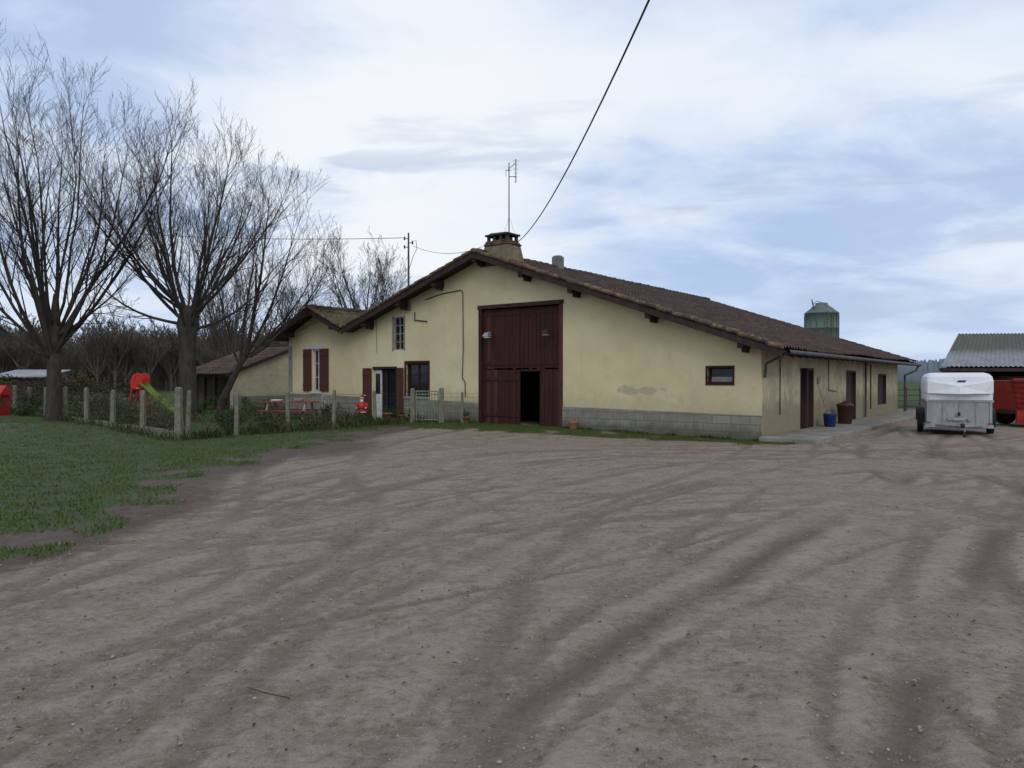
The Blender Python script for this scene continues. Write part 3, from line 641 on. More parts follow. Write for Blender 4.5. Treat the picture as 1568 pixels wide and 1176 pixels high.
F=[(a*(nn+1)+i,a*(nn+1)+i+1,(a+1)*(nn+1)+i+1,(a+1)*(nn+1)+i) for a in range(rows*2-1) for i in range(nn)]
mb.add(V,F,0)
mb.hexa([W2(-.25,3.2,3.05),W2(3.9,3.2,3.05),W2(3.9,6.9,1.7),W2(-.25,6.9,1.7),W2(-.25,3.2,3.10),W2(3.9,3.2,3.10),W2(3.9,6.9,1.75),W2(-.25,6.9,1.75)],0)
mb.hexa([W2(-.22,3.2,2.95),W2(-.18,3.2,2.95),W2(-.18,-.5,1.62),W2(-.22,-.5,1.62),W2(-.22,3.2,3.07),W2(-.18,3.2,3.07),W2(-.18,-.5,1.74),W2(-.22,-.5,1.74)],1)
mb.obj('roof',[M_oldtile,M_woodd],parent=ob_)

# silo
mb=MB(); c=(17.6,42,0); 
mb.lathe(c,[(.12,1.0),(.88,2.2),(.90,2.25),(.90,3.2),(.93,3.22),(.93,3.27),(.90,3.29),(.90,4.35),(.93,4.37),(.93,4.42),(.90,4.44),(.90,5.2),(.95,5.22),(.93,5.26),(.35,5.72),(.33,5.80),(.30,5.84)],28,0)
for k in range(4):
    a=math.pi/4+k*math.pi/2; mb.cyl((c[0]+.8*math.cos(a),c[1]+.8*math.sin(a),0),(c[0]+.88*math.cos(a),c[1]+.88*math.sin(a),2.4),.05,.05,6,1)
for k in range(14):
    a=k*math.pi/7; mb.cyl((c[0]+.915*math.cos(a),c[1]+.915*math.sin(a),2.3),(c[0]+.915*math.cos(a),c[1]+.915*math.sin(a),5.15),.018,.018,4,0)
for dx in (-.12,.2): mb.cyl((c[0]+dx,c[1]-1.08,.4),(c[0]+dx,c[1]-1.08,5.3),.02,.02,5,1)
for i in range(16): mb.cyl((c[0]-.12,c[1]-1.08,.6+i*.3),(c[0]+.2,c[1]-1.08,.6+i*.3),.014,.014,4,1)
mb.tube([(c[0]-.55,c[1]-.3,5.3),(c[0]-.72,c[1]-.4,6.0),(c[0]-.6,c[1]-.35,5.75)],.03,5,1); mb.tube([(c[0]+.3,c[1],5.8),(c[0]-.3,c[1],5.95),(c[0]-.6,c[1],5.5)],.02,4,1)
mb.obj('feed_silo',[M_green,M_wire])

# open shed on right
sh=empty('open_shed',(26,36,0))
def corr(name,a,b_,c,d_,mat,parent,pitch=.18):
    a,b_,c,d_=map(Vector,(a,b_,c,d_)); n=int((b_-a).length/pitch)*6; V=[];rows=7
    for r in range(rows):
        for i in range(n+1):
            u=i/n; p=a.lerp(b_,u).lerp(d_.lerp(c,u),r/(rows-1)); V.append(p+Vector((0,0,.025*math.sin(2*math.pi*i/6)+(.0 if r%2 else .01))))
    mb=MB(); mb.add(V,[(r*(n+1)+i,r*(n+1)+i+1,(r+1)*(n+1)+i+1,(r+1)*(n+1)+i) for r in range(rows-1) for i in range(n)],0,True); return mb.obj(name,mat,parent=parent)
m_,nt,b,o=newmat('fibre_cement_mossy'); sp=nt.node('ShaderNodeSeparateXYZ'); nt.link(o,sp.inputs[0])
n=nt.noise(o,1.5,6,.7); cz=nt.maprange(nt.math('ADD',sp.outputs[2],nt.math('MULTIPLY',n,1.0)),3.1,3.6)
nt.link(nt.mix(cz,nt.ramp(n,[(.3,(.17,.175,.175)),(.7,(.29,.30,.30))]),nt.ramp(nt.noise(o,5,5,.7),[(.3,(.06,.062,.045)),(.7,(.12,.12,.085))])),b.inputs['Base Color']); b.inputs['Roughness'].default_value=.9
corr('roof_front',(24.3,40.2,3.98),(44,38.2,3.98),(43,31.6,2.1),(19.75,34,2.1),m_,sh)
mb=MB(); mb.hexa([(24.3,40.2,3.9),(44,38.2,3.9),(48,46,2.0),(28.5,46,2.0),(24.3,40.2,3.95),(44,38.2,3.95),(48,46,2.05),(28.5,46,2.05)],1)
for i in range(6):
    x=19.95+i*4.3; y=34.15-i*.444; mb.box(x,x+.16,y,y+.16,0,2.05,0)
mb.hexa([(19.8,34.05,1.88),(43,31.65,1.88),(43,31.8,1.88),(19.8,34.2,1.88),(19.8,34.05,2.04),(43,31.65,2.04),(43,31.8,2.04),(19.8,34.2,2.04)],0)
mb.hexa([(24.6,40.4,0),(44,38.6,0),(44,38.8,0),(24.6,40.6,0),(24.6,40.4,3.7),(44,38.6,3.7),(44,38.8,3.7),(24.6,40.6,3.7)],1)
mb.hexa([(20.2,34.3,0),(20.35,34.3,0),(24.6,40.5,0),(24.45,40.5,0),(20.2,34.3,2.05),(20.35,34.3,2.05),(24.6,40.5,3.8),(24.45,40.5,3.8)],1)
mb.obj('frame',[M_woodd,M_dark],recalc=True,parent=sh)
mb=MB()
for i in range(6):
    for j in range(2): mb.bevbox((25+i*1.5,37.3-i*.15,.45+.85*j),(1.4,1.2,.8),.12,2)
mb.obj('hay_bales',nmat('hay',(.10,.075,.04),(.18,.14,.075),8,.95,.7,50),recalc=True)

# livestock trailer
def make_trailer():
    c=Vector((12.1,19.9,0)); ang=math.atan2(-.56,1); rot=Matrix.Rotation(ang*.9,3,'Z')
    def T(x,y,z): return tuple(rot@Vector((x*.93,y,z))+c)
    mb=MB()
    mb.bevbox((0,1.65,.62),(1.66,2.4,.74),.025,2,m=1,T=T)
    for x in (-.42,.0,.42): mb.box(x-.012,x+.012,.442,.452,.30,.94,4,T=T)
    mb.box(-.87,.87,.43,2.87,.93,.985,1,T=T); mb.box(-.87,.87,.43,2.87,.22,.30,2,T=T)
    for x in (-.80,.80): mb.box(x-.03,x+.03,.425,.47,.30,.93,1,T=T)
    rings=[(.87,.42,2.9,.985),(.87,.40,2.9,1.14),(.88,.36,2.9,1.20),(.88,.36,2.9,1.50),(.85,.40,2.88,1.62),(.78,.50,2.8,1.70),(.66,.64,2.68,1.735)]
    nr=32; V=[]
    for (hw,y0,y1,z) in rings:
        cy=(y0+y1)/2; hy=(y1-y0)/2
        for k in range(nr):
            th=2*math.pi*(k+.5)/nr; cc_,ss=math.cos(th),math.sin(th); e=.13
            V.append(T(hw*math.copysign(abs(cc_)**e,cc_),cy+hy*math.copysign(abs(ss)**e,ss),z))
    F=[(j*nr+k,j*nr+(k+1)%nr,(j+1)*nr+(k+1)%nr,(j+1)*nr+k) for j in range(len(rings)-1) for k in range(nr)]+[tuple(range((len(rings)-1)*nr,len(rings)*nr)),tuple(range(nr))[::-1]]
    mb.add(V,F,0,False)
    mb.add([T(-.82,.355,1.17),T(.82,.355,1.17),T(0,.22,1.15),T(-.82,.365,1.50),T(.82,.365,1.50),T(0,.27,1.36)],[(0,2,5),(0,5,3),(2,1,5),(1,4,5),(3,5,4),(0,1,2)],0)
    mb.add([T(-.08,.335,1.47),T(.14,.335,1.47),T(.18,.35,1.525),T(-.02,.35,1.525)],[(0,1,2,3)],5)
    for sx in (-1,1):
        x=sx*.94
        mb.cyl(T(x-.08,1.75,.31),T(x+.08,1.75,.31),.31,.31,22,3,smooth=False); mb.cyl(T(x-.085,1.75,.31),T(x+.085,1.75,.31),.17,.17,16,2,smooth=False)
        pts=[T(x,1.75+.40*math.cos(a),.33+.38*math.sin(a)) for a in np.linspace(0,math.pi,12)]
        for p,q_ in zip(pts[:-1],pts[1:]):
            p=Vector(p);q_=Vector(q_); ax=rot@Vector((.10,0,0)); mb.add([p-ax,p+ax,q_+ax,q_-ax],[(0,1,2,3)],3); 
            up=Vector((0,0,.012)); mb.add([p-ax+up,p+ax+up,q_+ax+up,q_-ax+up],[(0,1,2,3)],3)
        mb.bevbox((x,1.36,.40),(.20,.02,.36),.005,1,m=3,T=T)
        mb.bevbox((sx*.78,.415,.36),(.10,.03,.05),.008,1,m=6,T=T)
        mb.tube([T(sx*.62,.5,.28),T(0,-.35,.30)],.035,6,2)
    mb.tube([T(0,.5,.29),T(0,-.5,.31)],.04,6,2); mb.bevbox((0,-.56,.34),(.10,.24,.10),.02,2,m=3,T=T)
    mb.cyl(T(.08,-.2,.10),T(.08,-.2,.46),.02,.02,8,2); mb.cyl(T(.05,-.2,.08),T(.11,-.2,.08),.08,.08,14,3,smooth=False); mb.tube([T(.08,-.2,.46),T(.16,-.2,.48)],.012,5,3)
    mb.box(-.75,.75,.9,.96,.17,.22,2,T=T); mb.cyl(T(-.9,1.75,.31),T(.9,1.75,.31),.03,.03,8,2)
    mb.box(-.3,.3,.40,.425,.42,.50,2,T=T); mb.bevbox((.0,.40,.60),(.06,.05,.1),.01,1,m=3,T=T)
    return mb.obj('livestock_trailer',[M_fibre,M_alu,M_metal,M_black,M_greyp,M_blue,M_terra],recalc=True)
make_trailer()
def wagon():
    c=Vector((17.7,23.6,0)); mb=MB(); T=lambda x,y,z:tuple(Vector((x,y,z))+c)
    mb.hexa([T(-1.5,0,.55),T(2.6,0,.55),T(2.6,2,.55),T(-1.5,2,.55),T(-1.75,-.15,1.5),T(2.8,-.15,1.5),T(2.8,2.2,1.5),T(-1.75,2.2,1.5)],0)
    for i in range(6):
        z=.62+i*.165; o_=.05+.16*(z-.55); mb.hexa([T(-1.56-.1*i*.4,-.03-o_,z),T(2.7,-.03-o_,z),T(2.7,.05,z),T(-1.56-.1*i*.4,.05,z),T(-1.56-.1*i*.4,-.05-o_,z+.06),T(2.7,-.05-o_,z+.06),T(2.7,.05,z+.06),T(-1.56-.1*i*.4,.05,z+.06)],1)
    mb.box(-1.8,2.85,-.2,-.14,1.5,1.58,0,T=T)
    mb.box(-1.5,2.6,.1,1.9,.42,.54,2,T=T)
    mb.hexa([T(-1.55,.02,.12),T(2.6,.02,.12),T(2.6,.08,.12),T(-1.55,.08,.12),T(-1.55,-.02,.55),T(2.6,-.02,.55),T(2.6,.04,.55),T(-1.55,.04,.55)],0)
    for x in (-.7,1.3):
        for y in (.09,1.75): mb.cyl(T(x,y,.36),T(x,y+.22,.36),.36,.36,22,2,smooth=False); mb.cyl(T(x,y-.01,.36),T(x,y+.23,.36),.19,.19,14,0,smooth=False)
    mb.tube([T(-1.5,1,.5),T(-2.4,1,.42)],.05,6,0); mb.bevbox((-.35,-.55,.32),(.5,.4,.36),.05,2,m=3,T=T)
    mb.obj('red_farm_wagon',[M_red,nmat('red_rib',(.13,.012,.01),(.19,.018,.014),3,.5,.1,30),M_black,nmat('orange_plastic',(.45,.08,.03),(.55,.11,.04),3,.5,0)],recalc=True)
wagon()
mb=MB()
for i in range(4): mb.cyl((17.0+i*.9,33+i*.5,0),(17.0+i*.9,33+i*.5,1.15),.035,.035,6)
for z in (.3,.55,.8,1.05): mb.cyl((17.0,33,z),(19.7,34.5,z),.025,.025,6)
mb.obj('cattle_gate',M_wire)
mb=MB(); c=W(-.42,4.85,.12); mb.lathe(c,[(.14,0),(.16,.02),(.185,.34),(.20,.35),(.20,.38),(.185,.39),(.17,.36),(.13,.06)],20); mb.tube([Vector(c)+Vector((-.19,0,.36)),Vector(c)+Vector((-.12,-.12,.5)),Vector(c)+Vector((.12,-.12,.5)),Vector(c)+Vector((.19,0,.36))],.008,4); mb.bevbox((c[0],c[1],c[2]+.18),(.05,.42,.06),.01,1); mb.obj('blue_bucket',M_blue)
mb=MB(); c=W(-.40,6.75,.12); mb.lathe(c,[(.19,0),(.205,.02),(.24,.55),(.26,.56),(.26,.60),(.25,.62),(.12,.68),(.05,.70)],20); mb.box(c[0]-.05,c[0]+.05,c[1]-.03,c[1]+.03,c[2]+.69,c[2]+.73); mb.obj('dustbin',M_brownpl)
mb=MB(); mb.cyl(W(-.30,5.35,.28),W(-.04,5.0,1.35),.014,.014,6,0); mb.bevbox((-.33,5.38,.24),(.08,.34,.06),.01,1,m=0,T=W)
for i in range(24): mb.cyl(W(-.33+random.uniform(-.03,.03),5.22+i*.0135,.22),W(-.35+random.uniform(-.04,.04),5.22+i*.0135,.12),.008,.006,4,1)
mb.obj('broom',[nmat('broom_wood',(.3,.2,.1),(.4,.28,.15),5,.7,0),M_lime])
mb=MB(); mb.lathe((W(5.45,-.25,0)[0],W(5.45,-.25,0)[1],.0),[(.10,0),(.11,.02),(.12,.26),(.13,.27),(.13,.31),(.11,.31),(.10,.25)],14); mb.obj('terracotta_pot',M_terra)

# ---------------------------------------------------------------- fences
fn=empty('garden_fence',(-8.4,18.6,0))
A0=Vector((-8.4,18.6,0)); dl=Vector((-.705,.71,0)).normalized(); B0=Vector((-3.27,24.3,0)); dr=(B0-A0).normalized(); lenR=(B0-A0).length
mb=MB()
def post(x,y,h,s=.06,lean=0):
    z=h0(x,y)-.2; 
    mb.hexa([(x-s,y-s,z),(x+s,y-s,z),(x+s,y+s,z),(x-s,y+s,z),(x-s*.8+lean,y-s*.8,h),(x+s*.8+lean,y-s*.8,h),(x+s*.8+lean,y+s*.8,h),(x-s*.8+lean,y+s*.8,h)],0)
    mb.hexa([(x-s*.8+lean,y-s*.8,h),(x+s*.8+lean,y-s*.8,h),(x+s*.8+lean,y+s*.8,h),(x-s*.8+lean,y+s*.8,h),(x-s*.4+lean,y-s*.4,h+.03),(x+s*.4+lean,y-s*.4,h+.03),(x+s*.4+lean,y+s*.4,h+.03),(x-s*.4+lean,y+s*.4,h+.03)],0)
post(A0.x,A0.y,1.33,.085); post(A0.x+.15,A0.y+.17,1.25,.05,.04)
LP=[A0]
for i in range(1,9):
    p=A0+dl*2.6*i; post(p.x,p.y,1.22+random.uniform(-.04,.04),.065,random.uniform(-.04,.04)); LP.append(p)
RP=[A0]
for i in range(1,5):
    p=A0+dr*lenR*i/5; post(p.x,p.y,1.2+random.uniform(-.04,.02),.055,random.uniform(-.03,.03)); RP.append(p)
RP.append(B0); post(B0.x,B0.y,1.22,.08); G2=Vector((-2.3,24.1,0)); post(G2.x,G2.y,1.24,.09)
post(-1.62,24.02,1.1,.05)
mb.obj('posts',M_concpost,recalc=True,parent=fn)
mb=MB()
def mesh_run(p,q_,z0,z1):
    n=int((q_-p).length/.15); hn=7
    for j in range(hn+1):
        z=z0+(z1-z0)*j/hn; mb.tube([p+Vector((0,0,z)),p.lerp(q_,.5)+Vector((0,0,z-.02)),q_+Vector((0,0,z))],.0035 if 0<j<hn else .005,3)
    for i in range(1,n): c=p.lerp(q_,i/n); mb.cyl(c+Vector((0,0,z0)),c+Vector((0,0,z1)),.0025,.0025,3,caps=False)
for a,b_ in zip(LP[:-1],LP[1:]): mesh_run(a,b_,.28,1.12)
for a,b_ in zip(RP[:-1],RP[1:]): mesh_run(a,b_,.15,1.1)
mesh_run(G2,Vector((-1.62,24.02,0)),.2,1.1); mesh_run(Vector((-1.62,24.02,0)),Vector((-1.08,24.1,0)),.2,1.1)
mb.obj('wire_mesh',M_wire,parent=fn)
mb=MB(); nrm=Vector((dl.y,-dl.x,0))*.07
for i in range(22):
    a=A0+dl*(i+.08 if i==0 else i); b_=A0+dl*(i+.99); hh=.24+random.uniform(-.03,.02)
    mb.hexa([a-nrm-Vector((0,0,.2)),b_-nrm-Vector((0,0,.2)),b_+nrm-Vector((0,0,.2)),a+nrm-Vector((0,0,.2)),a-nrm*.9+Vector((0,0,hh)),b_-nrm*.9+Vector((0,0,hh)),b_+nrm*.9+Vector((0,0,hh)),a+nrm*.9+Vector((0,0,hh))])
mb.obj('kerb_wall',M_concpost,recalc=True,parent=fn)
mb=MB(); g0=Vector((-3.15,24.27,.1)); g1=Vector((-2.42,24.12,.1)); up=Vector((0,0,1))
for z in (.12,.95,1.05): mb.cyl(g0+up*z,g1+up*z,.018,.018,6)
for i in range(8): c=g0.lerp(g1,i/7); mb.cyl(c+up*.08,c+up*1.07,.010 if 0<i<7 else .022,.010 if 0<i<7 else .022,6)
mb.obj('garden_gate',M_gate)

# ---------------------------------------------------------------- trees
def tree(name,base,trunk_pts,trunk_r,limbs,seed,lv=4,mats=None,kids=(7,6,5),ratio=(.5,.52,.55),minr=.004,up=.10,ang=(18,42),wob=1.0,u0=.18,cr=.45):
    rnd=random.Random(seed); mb=MB()
    def br(p,d,ln,r,lev):
        ns=(8,5,4,3,2)[min(lev,4)]; pts=[p]; rs=[r]; seg=ln/ns; d=d.normalized(); cur=p
        for i in range(ns):
            d=(d+Vector((rnd.gauss(0,1),rnd.gauss(0,1),rnd.gauss(0,.5)))*(.055 if lev<2 else .08)*wob+Vector((0,0,up*(1.0 if lev else 1.2)))).normalized()
            cur=cur+d*seg; pts.append(cur); rs.append(max(minr,r*(1-(i+1)/ns)**.9))
        mb.tube(pts,rs,(7,5,3,3,3)[min(lev,4)],0 if lev<1 else 1)
        if lev<lv:
            nk=kids[min(lev,len(kids)-1)]; nk=nk+rnd.randint(-1,1)
            for k in range(nk):
                u=u0+(.98-u0)*(k+rnd.random()*.8)/nk; i=min(int(u*ns),ns-1); fr=u*ns-i; q_=pts[i].lerp(pts[i+1],min(1,fr))
                dd=(pts[i+1]-pts[i]).normalized(); a=dd.orthogonal().normalized(); a=Matrix.Rotation(rnd.random()*6.283,3,dd)@a
                an=R(rnd.uniform(*ang)); nd=dd*math.cos(an)+a*math.sin(an)
                br(q_,nd,ln*ratio[min(lev,len(ratio)-1)]*rnd.uniform(.6,1.3)*(1.15-.5*u),max(minr,r*(1-.75*u)*cr),lev+1)
    tp=[Vector(p)+Vector(base) for p in trunk_pts]; mb.tube(tp,trunk_r,12,0)
    for (px,d,ln,r) in limbs: br(Vector(px)+Vector(base),Vector(d),ln,r,0)
    return mb.obj(name,mats or [M_bark,M_twig])
rnd=random.Random(3); limbs=[]
for i in range(19):
    a=i*2*math.pi/19+rnd.uniform(-.2,.2); r_=.18; tilt=rnd.uniform(.25,1.55)
    limbs.append(((.05+r_*math.cos(a),r_*math.sin(a),rnd.uniform(3.2,4.1)),(math.cos(a)*tilt,math.sin(a)*tilt,1),rnd.uniform(4.6,6.5),rnd.uniform(.038,.065)))
limbs+= [((-.2,0,3.5),(-1.7,-.3,.15),4.0,.06),((.2,0,3.3),(1.7,.2,.25),4.2,.06),((-.2,0,3.7),(-1.1,.3,.8),5.6,.07),((.2,0,3.8),(.35,-.3,1),6.2,.08),((0,0,3.9),(-.25,-.3,1),6.4,.08),((.2,0,3.8),(1.2,-.3,.8),5.6,.07)]
tree('pollarded_tree',(-11.55,26.2,0),[(0,0,-.2),(0,0,.3),(.06,0,1.3),(.0,.05,2.3),(.02,.0,3.0),(.06,0,3.5),(.1,0,3.85),(.12,0,4.15)],[.44,.36,.30,.27,.30,.38,.33,.16],limbs,11,3,kids=(12,5,4),ratio=(.36,.5,.55),up=.10,minr=.0036)
limbs=[]
for i in range(17):
    a=i*2*math.pi/17+rnd.uniform(-.2,.2); tilt=rnd.uniform(.12,.95)
    limbs.append(((.12*math.cos(a),.12*math.sin(a),rnd.uniform(2.0,3.6)),(math.cos(a)*tilt,math.sin(a)*tilt,1),rnd.uniform(7.0,10.2),rnd.uniform(.05,.085)))
limbs+=[((0,0,2.2),(-1,-.2,.5),5,.07),((0,0,3.0),(1.2,.1,.45),4.6,.05),((0,0,2.6),(1.1,-.2,.8),5.6,.05),((0,0,2.4),(-1.1,-.2,.8),6.6,.07)]
tree('bare_tree',(-15.9,25.6,0),[(0,0,-.2),(0,0,.3),(.0,0,1.3),(.0,.05,2.3),(.05,.0,3.3),(.1,0,4.5)],[.36,.27,.22,.23,.20,.08],limbs,21,3,kids=(13,6,4),ratio=(.30,.5,.55),up=.08,minr=.0036)
limbs=[((1.0,0,2.2),(.45,0,1),6.8,.09),((1.0,0,2.2),(.95,.2,.9),5.6,.055),((.9,0,2.0),(.1,.2,1),6.4,.07),((.9,0,2.0),(-.5,.3,1),5.5,.05),((1.3,0,2.4),(1.3,-.2,.7),5.2,.055),((1.1,0,2.4),(.7,-.3,1),6.2,.065),((1.1,0,2.4),(1.5,.1,.9),4.4,.045)]
tree('slender_tree',(-11.4,28.5,0),[(0,0,-.2),(.2,0,.7),(.6,0,1.5),(1.1,0,2.5)],[.17,.14,.12,.09],limbs,5,3,kids=(13,6,4),ratio=(.38,.5,.55),up=.08,minr=.0036)
def roundtree(name,base,h,seed,mats=None,lv=3,kids=(8,6,4),nl=9,minr=.012,ratio=(.42,.5,.5)):
    rr=random.Random(seed); lim=[]
    for i in range(nl):
        a=i*2.4; tilt=.25+.6*rr.random(); lim.append(((0,0,h*rr.uniform(.18,.38)),(math.cos(a)*tilt,math.sin(a)*tilt,1),h*rr.uniform(.5,.66),h*.008))
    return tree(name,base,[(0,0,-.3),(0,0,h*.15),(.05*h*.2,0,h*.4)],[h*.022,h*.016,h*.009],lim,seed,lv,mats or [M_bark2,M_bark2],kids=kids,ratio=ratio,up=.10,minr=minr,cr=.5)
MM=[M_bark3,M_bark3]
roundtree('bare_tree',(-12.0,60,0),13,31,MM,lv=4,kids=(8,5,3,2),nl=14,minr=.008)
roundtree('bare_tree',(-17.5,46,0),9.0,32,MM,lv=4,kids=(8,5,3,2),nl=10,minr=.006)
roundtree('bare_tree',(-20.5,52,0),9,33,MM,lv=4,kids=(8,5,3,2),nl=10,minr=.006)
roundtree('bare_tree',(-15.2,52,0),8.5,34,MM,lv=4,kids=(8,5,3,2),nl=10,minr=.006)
wd=empty('distant_woodland',(-60,95,0))
vars_=[]
for k in range(4):
    o_=roundtree('wood_tree',(0,0,0),9,50+k,lv=3,kids=(6,5,3),nl=9,minr=.022); vars_.append(o_.data); bpy.data.objects.remove(o_)
rr=random.Random(9)
for i in range(200):
    y=rr.uniform(78,116); x=rr.uniform(-.80,-.06)*y*1.0
    ob=bpy.data.objects.new('bare_tree_%d'%i,rr.choice(vars_)); ob.location=(x,y,-.2); ob.rotation_euler=(0,0,rr.random()*6.28); s=rr.uniform(.66,1.02)*(.60+y/280); ob.scale=(s*1.25,s*1.25,s)
    sc.collection.objects.link(ob); ob.parent=wd; ob.matrix_parent_inverse=Matrix.Translation(wd.location).inverted()
def ring(name,r,h,var,a0,a1,mat,n=900,depth=4):
    mb=MB(); V=[]
    for i in range(n+1):
        a=a0+(a1-a0)*i/n; x=math.sin(R(a))*r; y=math.cos(R(a))*r
        z=h*(1+var*(noise.noise((i*.05,r,0))+.6*noise.noise((i*.31,r,3))+.5*noise.noise((i*.9,r,7))))
        k=1+depth/r
        V+=[(x,y,-.5),(x*1.002,y*1.002,z*.6),(x*k,y*k,z)]
    mb.add(V,[(i*3+j,i*3+3+j,i*3+4+j,i*3+1+j) for i in range(n) for j in range(2)],0,True); mb.obj(name,mat)
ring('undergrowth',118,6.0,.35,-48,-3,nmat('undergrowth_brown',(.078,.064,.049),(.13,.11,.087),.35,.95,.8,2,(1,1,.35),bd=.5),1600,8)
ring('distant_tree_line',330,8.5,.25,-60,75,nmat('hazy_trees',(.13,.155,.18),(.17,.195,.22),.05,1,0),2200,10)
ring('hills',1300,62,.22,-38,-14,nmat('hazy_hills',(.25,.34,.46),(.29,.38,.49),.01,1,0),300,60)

# ---------------------------------------------------------------- shrubs and garden
def shrub(name,c,size,n,ls,mat,seed,stems=True):
    rr=random.Random(seed); mb=MB(); cx,cy=c; z0=h0(cx,cy)
    lobes=[(rr.uniform(-.8,.8)*size[0],rr.uniform(-.7,.7)*size[1],rr.uniform(.15,.8)*size[2],rr.uniform(.2,.5)) for _ in range(9)]
    if stems:
        for i in range(26):
            l=rr.choice(lobes); mb.tube([(cx+rr.uniform(-.15,.15),cy+rr.uniform(-.1,.1),z0-.05),(cx+l[0]*.6,cy+l[1]*.5,z0+l[2]*.7),(cx+l[0]*1.3+rr.uniform(-.15,.15),cy+l[1]*1.3,z0+l[2]*1.5+.1)],[.010,.006,.002],3,1)
    for i in range(n):
        l=rr.choice(lobes); v=Vector((rr.gauss(0,1),rr.gauss(0,1),rr.gauss(0,1))).normalized()*(rr.random()**.5)*l[3]
        p=Vector((cx+l[0]+v.x*size[0],cy+l[1]+v.y*size[1],max(z0+.01,z0+l[2]+v.z*size[2])))
        a=Vector((rr.gauss(0,1),rr.gauss(0,1),rr.gauss(0,1))).normalized()*ls*rr.uniform(.6,1.2); b_=a.orthogonal().normalized()*ls*.45
        mb.add([p-a,p+b_,p+a,p-b_],[(0,1,2,3)],0)
    mb.obj(name,[mat,M_twig])
M_l1=leafmat('shrub_leaf',(.018,.032,.012),(.035,.06,.02),(.07,.085,.035))
M_l2=leafmat('shrub_leaf_brown',(.045,.036,.022),(.085,.062,.035),(.11,.09,.05))
shrub('garden_shrub',(-6.7,20.9),(.7,.5,.6),900,.035,M_weed,1)
shrub('garden_shrub',(-5.6,22.2),(.6,.5,.55),600,.035,M_l2,2)
shrub('garden_shrub',(-7.7,20.0),(.4,.4,.55),500,.035,M_l1,3)
shrub('garden_shrub',(-10.2,21.8),(.9,.6,.7),900,.04,M_l2,4)
shrub('garden_shrub',(-12.2,24.0),(1.0,.6,.8),900,.04,M_weed,14)
shrub('garden_shrub',(-13.8,25.2),(1.2,.8,.8),1000,.045,M_weed,5)
shrub('garden_shrub',(-18.2,33),(2.2,1.0,1.8),2600,.06,M_l2,6)
shrub('garden_shrub',(-13,30.5),(1.1,.7,.8),1000,.05,M_l1,7)
shrub('garden_shrub',(-4.6,23.4),(.4,.4,.5),450,.035,M_l1,8)
shrub('garden_shrub',(-9.6,28.2),(.8,.5,.8),900,.04,M_weed,9)
shrub('garden_shrub',(-23,37),(2.5,1.2,1.6),2200,.07,M_weed,10)
shrub('garden_shrub',(-6.4,26.7),(.5,.4,.7),600,.035,M_l1,12)
shrub('garden_shrub',(-16.5,28.5),(1.3,.7,.9),1200,.045,M_l2,15)
shrub('garden_shrub',(-8.9,24.4),(.9,.5,.5),700,.04,M_l1,16)
shrub('garden_shrub',(-19.0,28.6),(1.0,.6,.9),900,.045,M_l1,17)
pts=[]
for i in range(8000):
    if random.random()<.5: p=A0+dl*random.uniform(0,22)
    else: p=A0+dr*random.uniform(0,lenR)
    x=p.x+random.gauss(0,.25); y=p.y+random.gauss(0,.25)
    if noise.noise((x*1.1,y*1.1,4))>-.2: pts.append((x,y,h0(x,y)))
for i in range(9000):
    x=random.uniform(-24,-4); y=random.uniform(21,34)
    LL=(x-C0.x)*s_.x+(y-C0.y)*s_.y
    if LL<-.2 and noise.noise((x*.8,y*.8,2))>-.05 and (Vector((x,y,0))-A0).dot(Vector((-dl.y,dl.x,0)))<0: pts.append((x,y,h0(x,y)))
blades('tall_weeds',pts,.06,.34,M_weed)
pts=[]
for i in range(2200):
    t=random.choice([random.uniform(0,6),random.uniform(9.3,19)]); x,y,_=W(t,-abs(random.gauss(0,.10))-.03,0)
    if noise.noise((t*1.2,0,4))>-.1: pts.append((x,y,h0(x,y)))
blades('wall_foot_weeds',pts,.03,.13,M_weed)

def slide():
    k=.86; mb=MB(); c=Vector((-13.25,26.3,0)); T=lambda x,y,z:Vector((x*k*.8,y*k,z*.96))+c
    for y in (-.25,.25):
        mb.tube([T(-.55,y,0),T(-.25,y,1.3),T(-.05,y,1.75)],.035,6,0); mb.tube([T(.35,y,0),T(.12,y,1.3)],.035,6,0)
    for i in range(5): mb.cyl(T(-.5+.06*i,-.25,.25+i*.24),T(-.5+.06*i,.25,.25+i*.24),.025,.025,6,0)
    for y in (-.27,.25):
        prof=[(-.30,1.25),(-.34,1.5),(-.24,1.74),(-.02,1.84),(.20,1.80),(.34,1.64),(.28,1.5),(.05,1.42),(-.08,1.25)]
        vs=[T(a,y,b_) for a,b_ in prof]+[T(a,y+.03,b_) for a,b_ in prof]; n=len(prof)
        mb.add(vs,[tuple(range(n)),tuple(range(2*n-1,n-1,-1))]+[(i,n+i,n+(i+1)%n,(i+1)%n) for i in range(n)],0)
    cen=[(.1,1.38),(.35,1.26),(.7,1.0),(1.1,.74),(1.5,.50),(1.9,.30),(2.15,.24)]
    V=[];n=len(cen); cs=[(-.25,.10),(-.25,.02),(-.2,0),(.2,0),(.25,.02),(.25,.10)]
    for (a,b_) in cen:
        for (yy,zz_) in cs: V.append(T(a,yy,b_+zz_))
    mb.add(V,[(i*6+k_,i*6+k_+1,i*6+7+k_,i*6+6+k_) for i in range(n-1) for k_ in range(5)],1,True)
    for y in (-.25,.25): mb.tube([T(a,y,b_+.11) for a,b_ in cen],.02,6,1)
    mb.box(-.28,.14,-.24,.24,1.26,1.30,2,T=lambda x,y,z:tuple(T(x,y,z)))
    mb.obj('playground_slide',[M_redpl,M_lime,M_yellow],recalc=True)
slide()
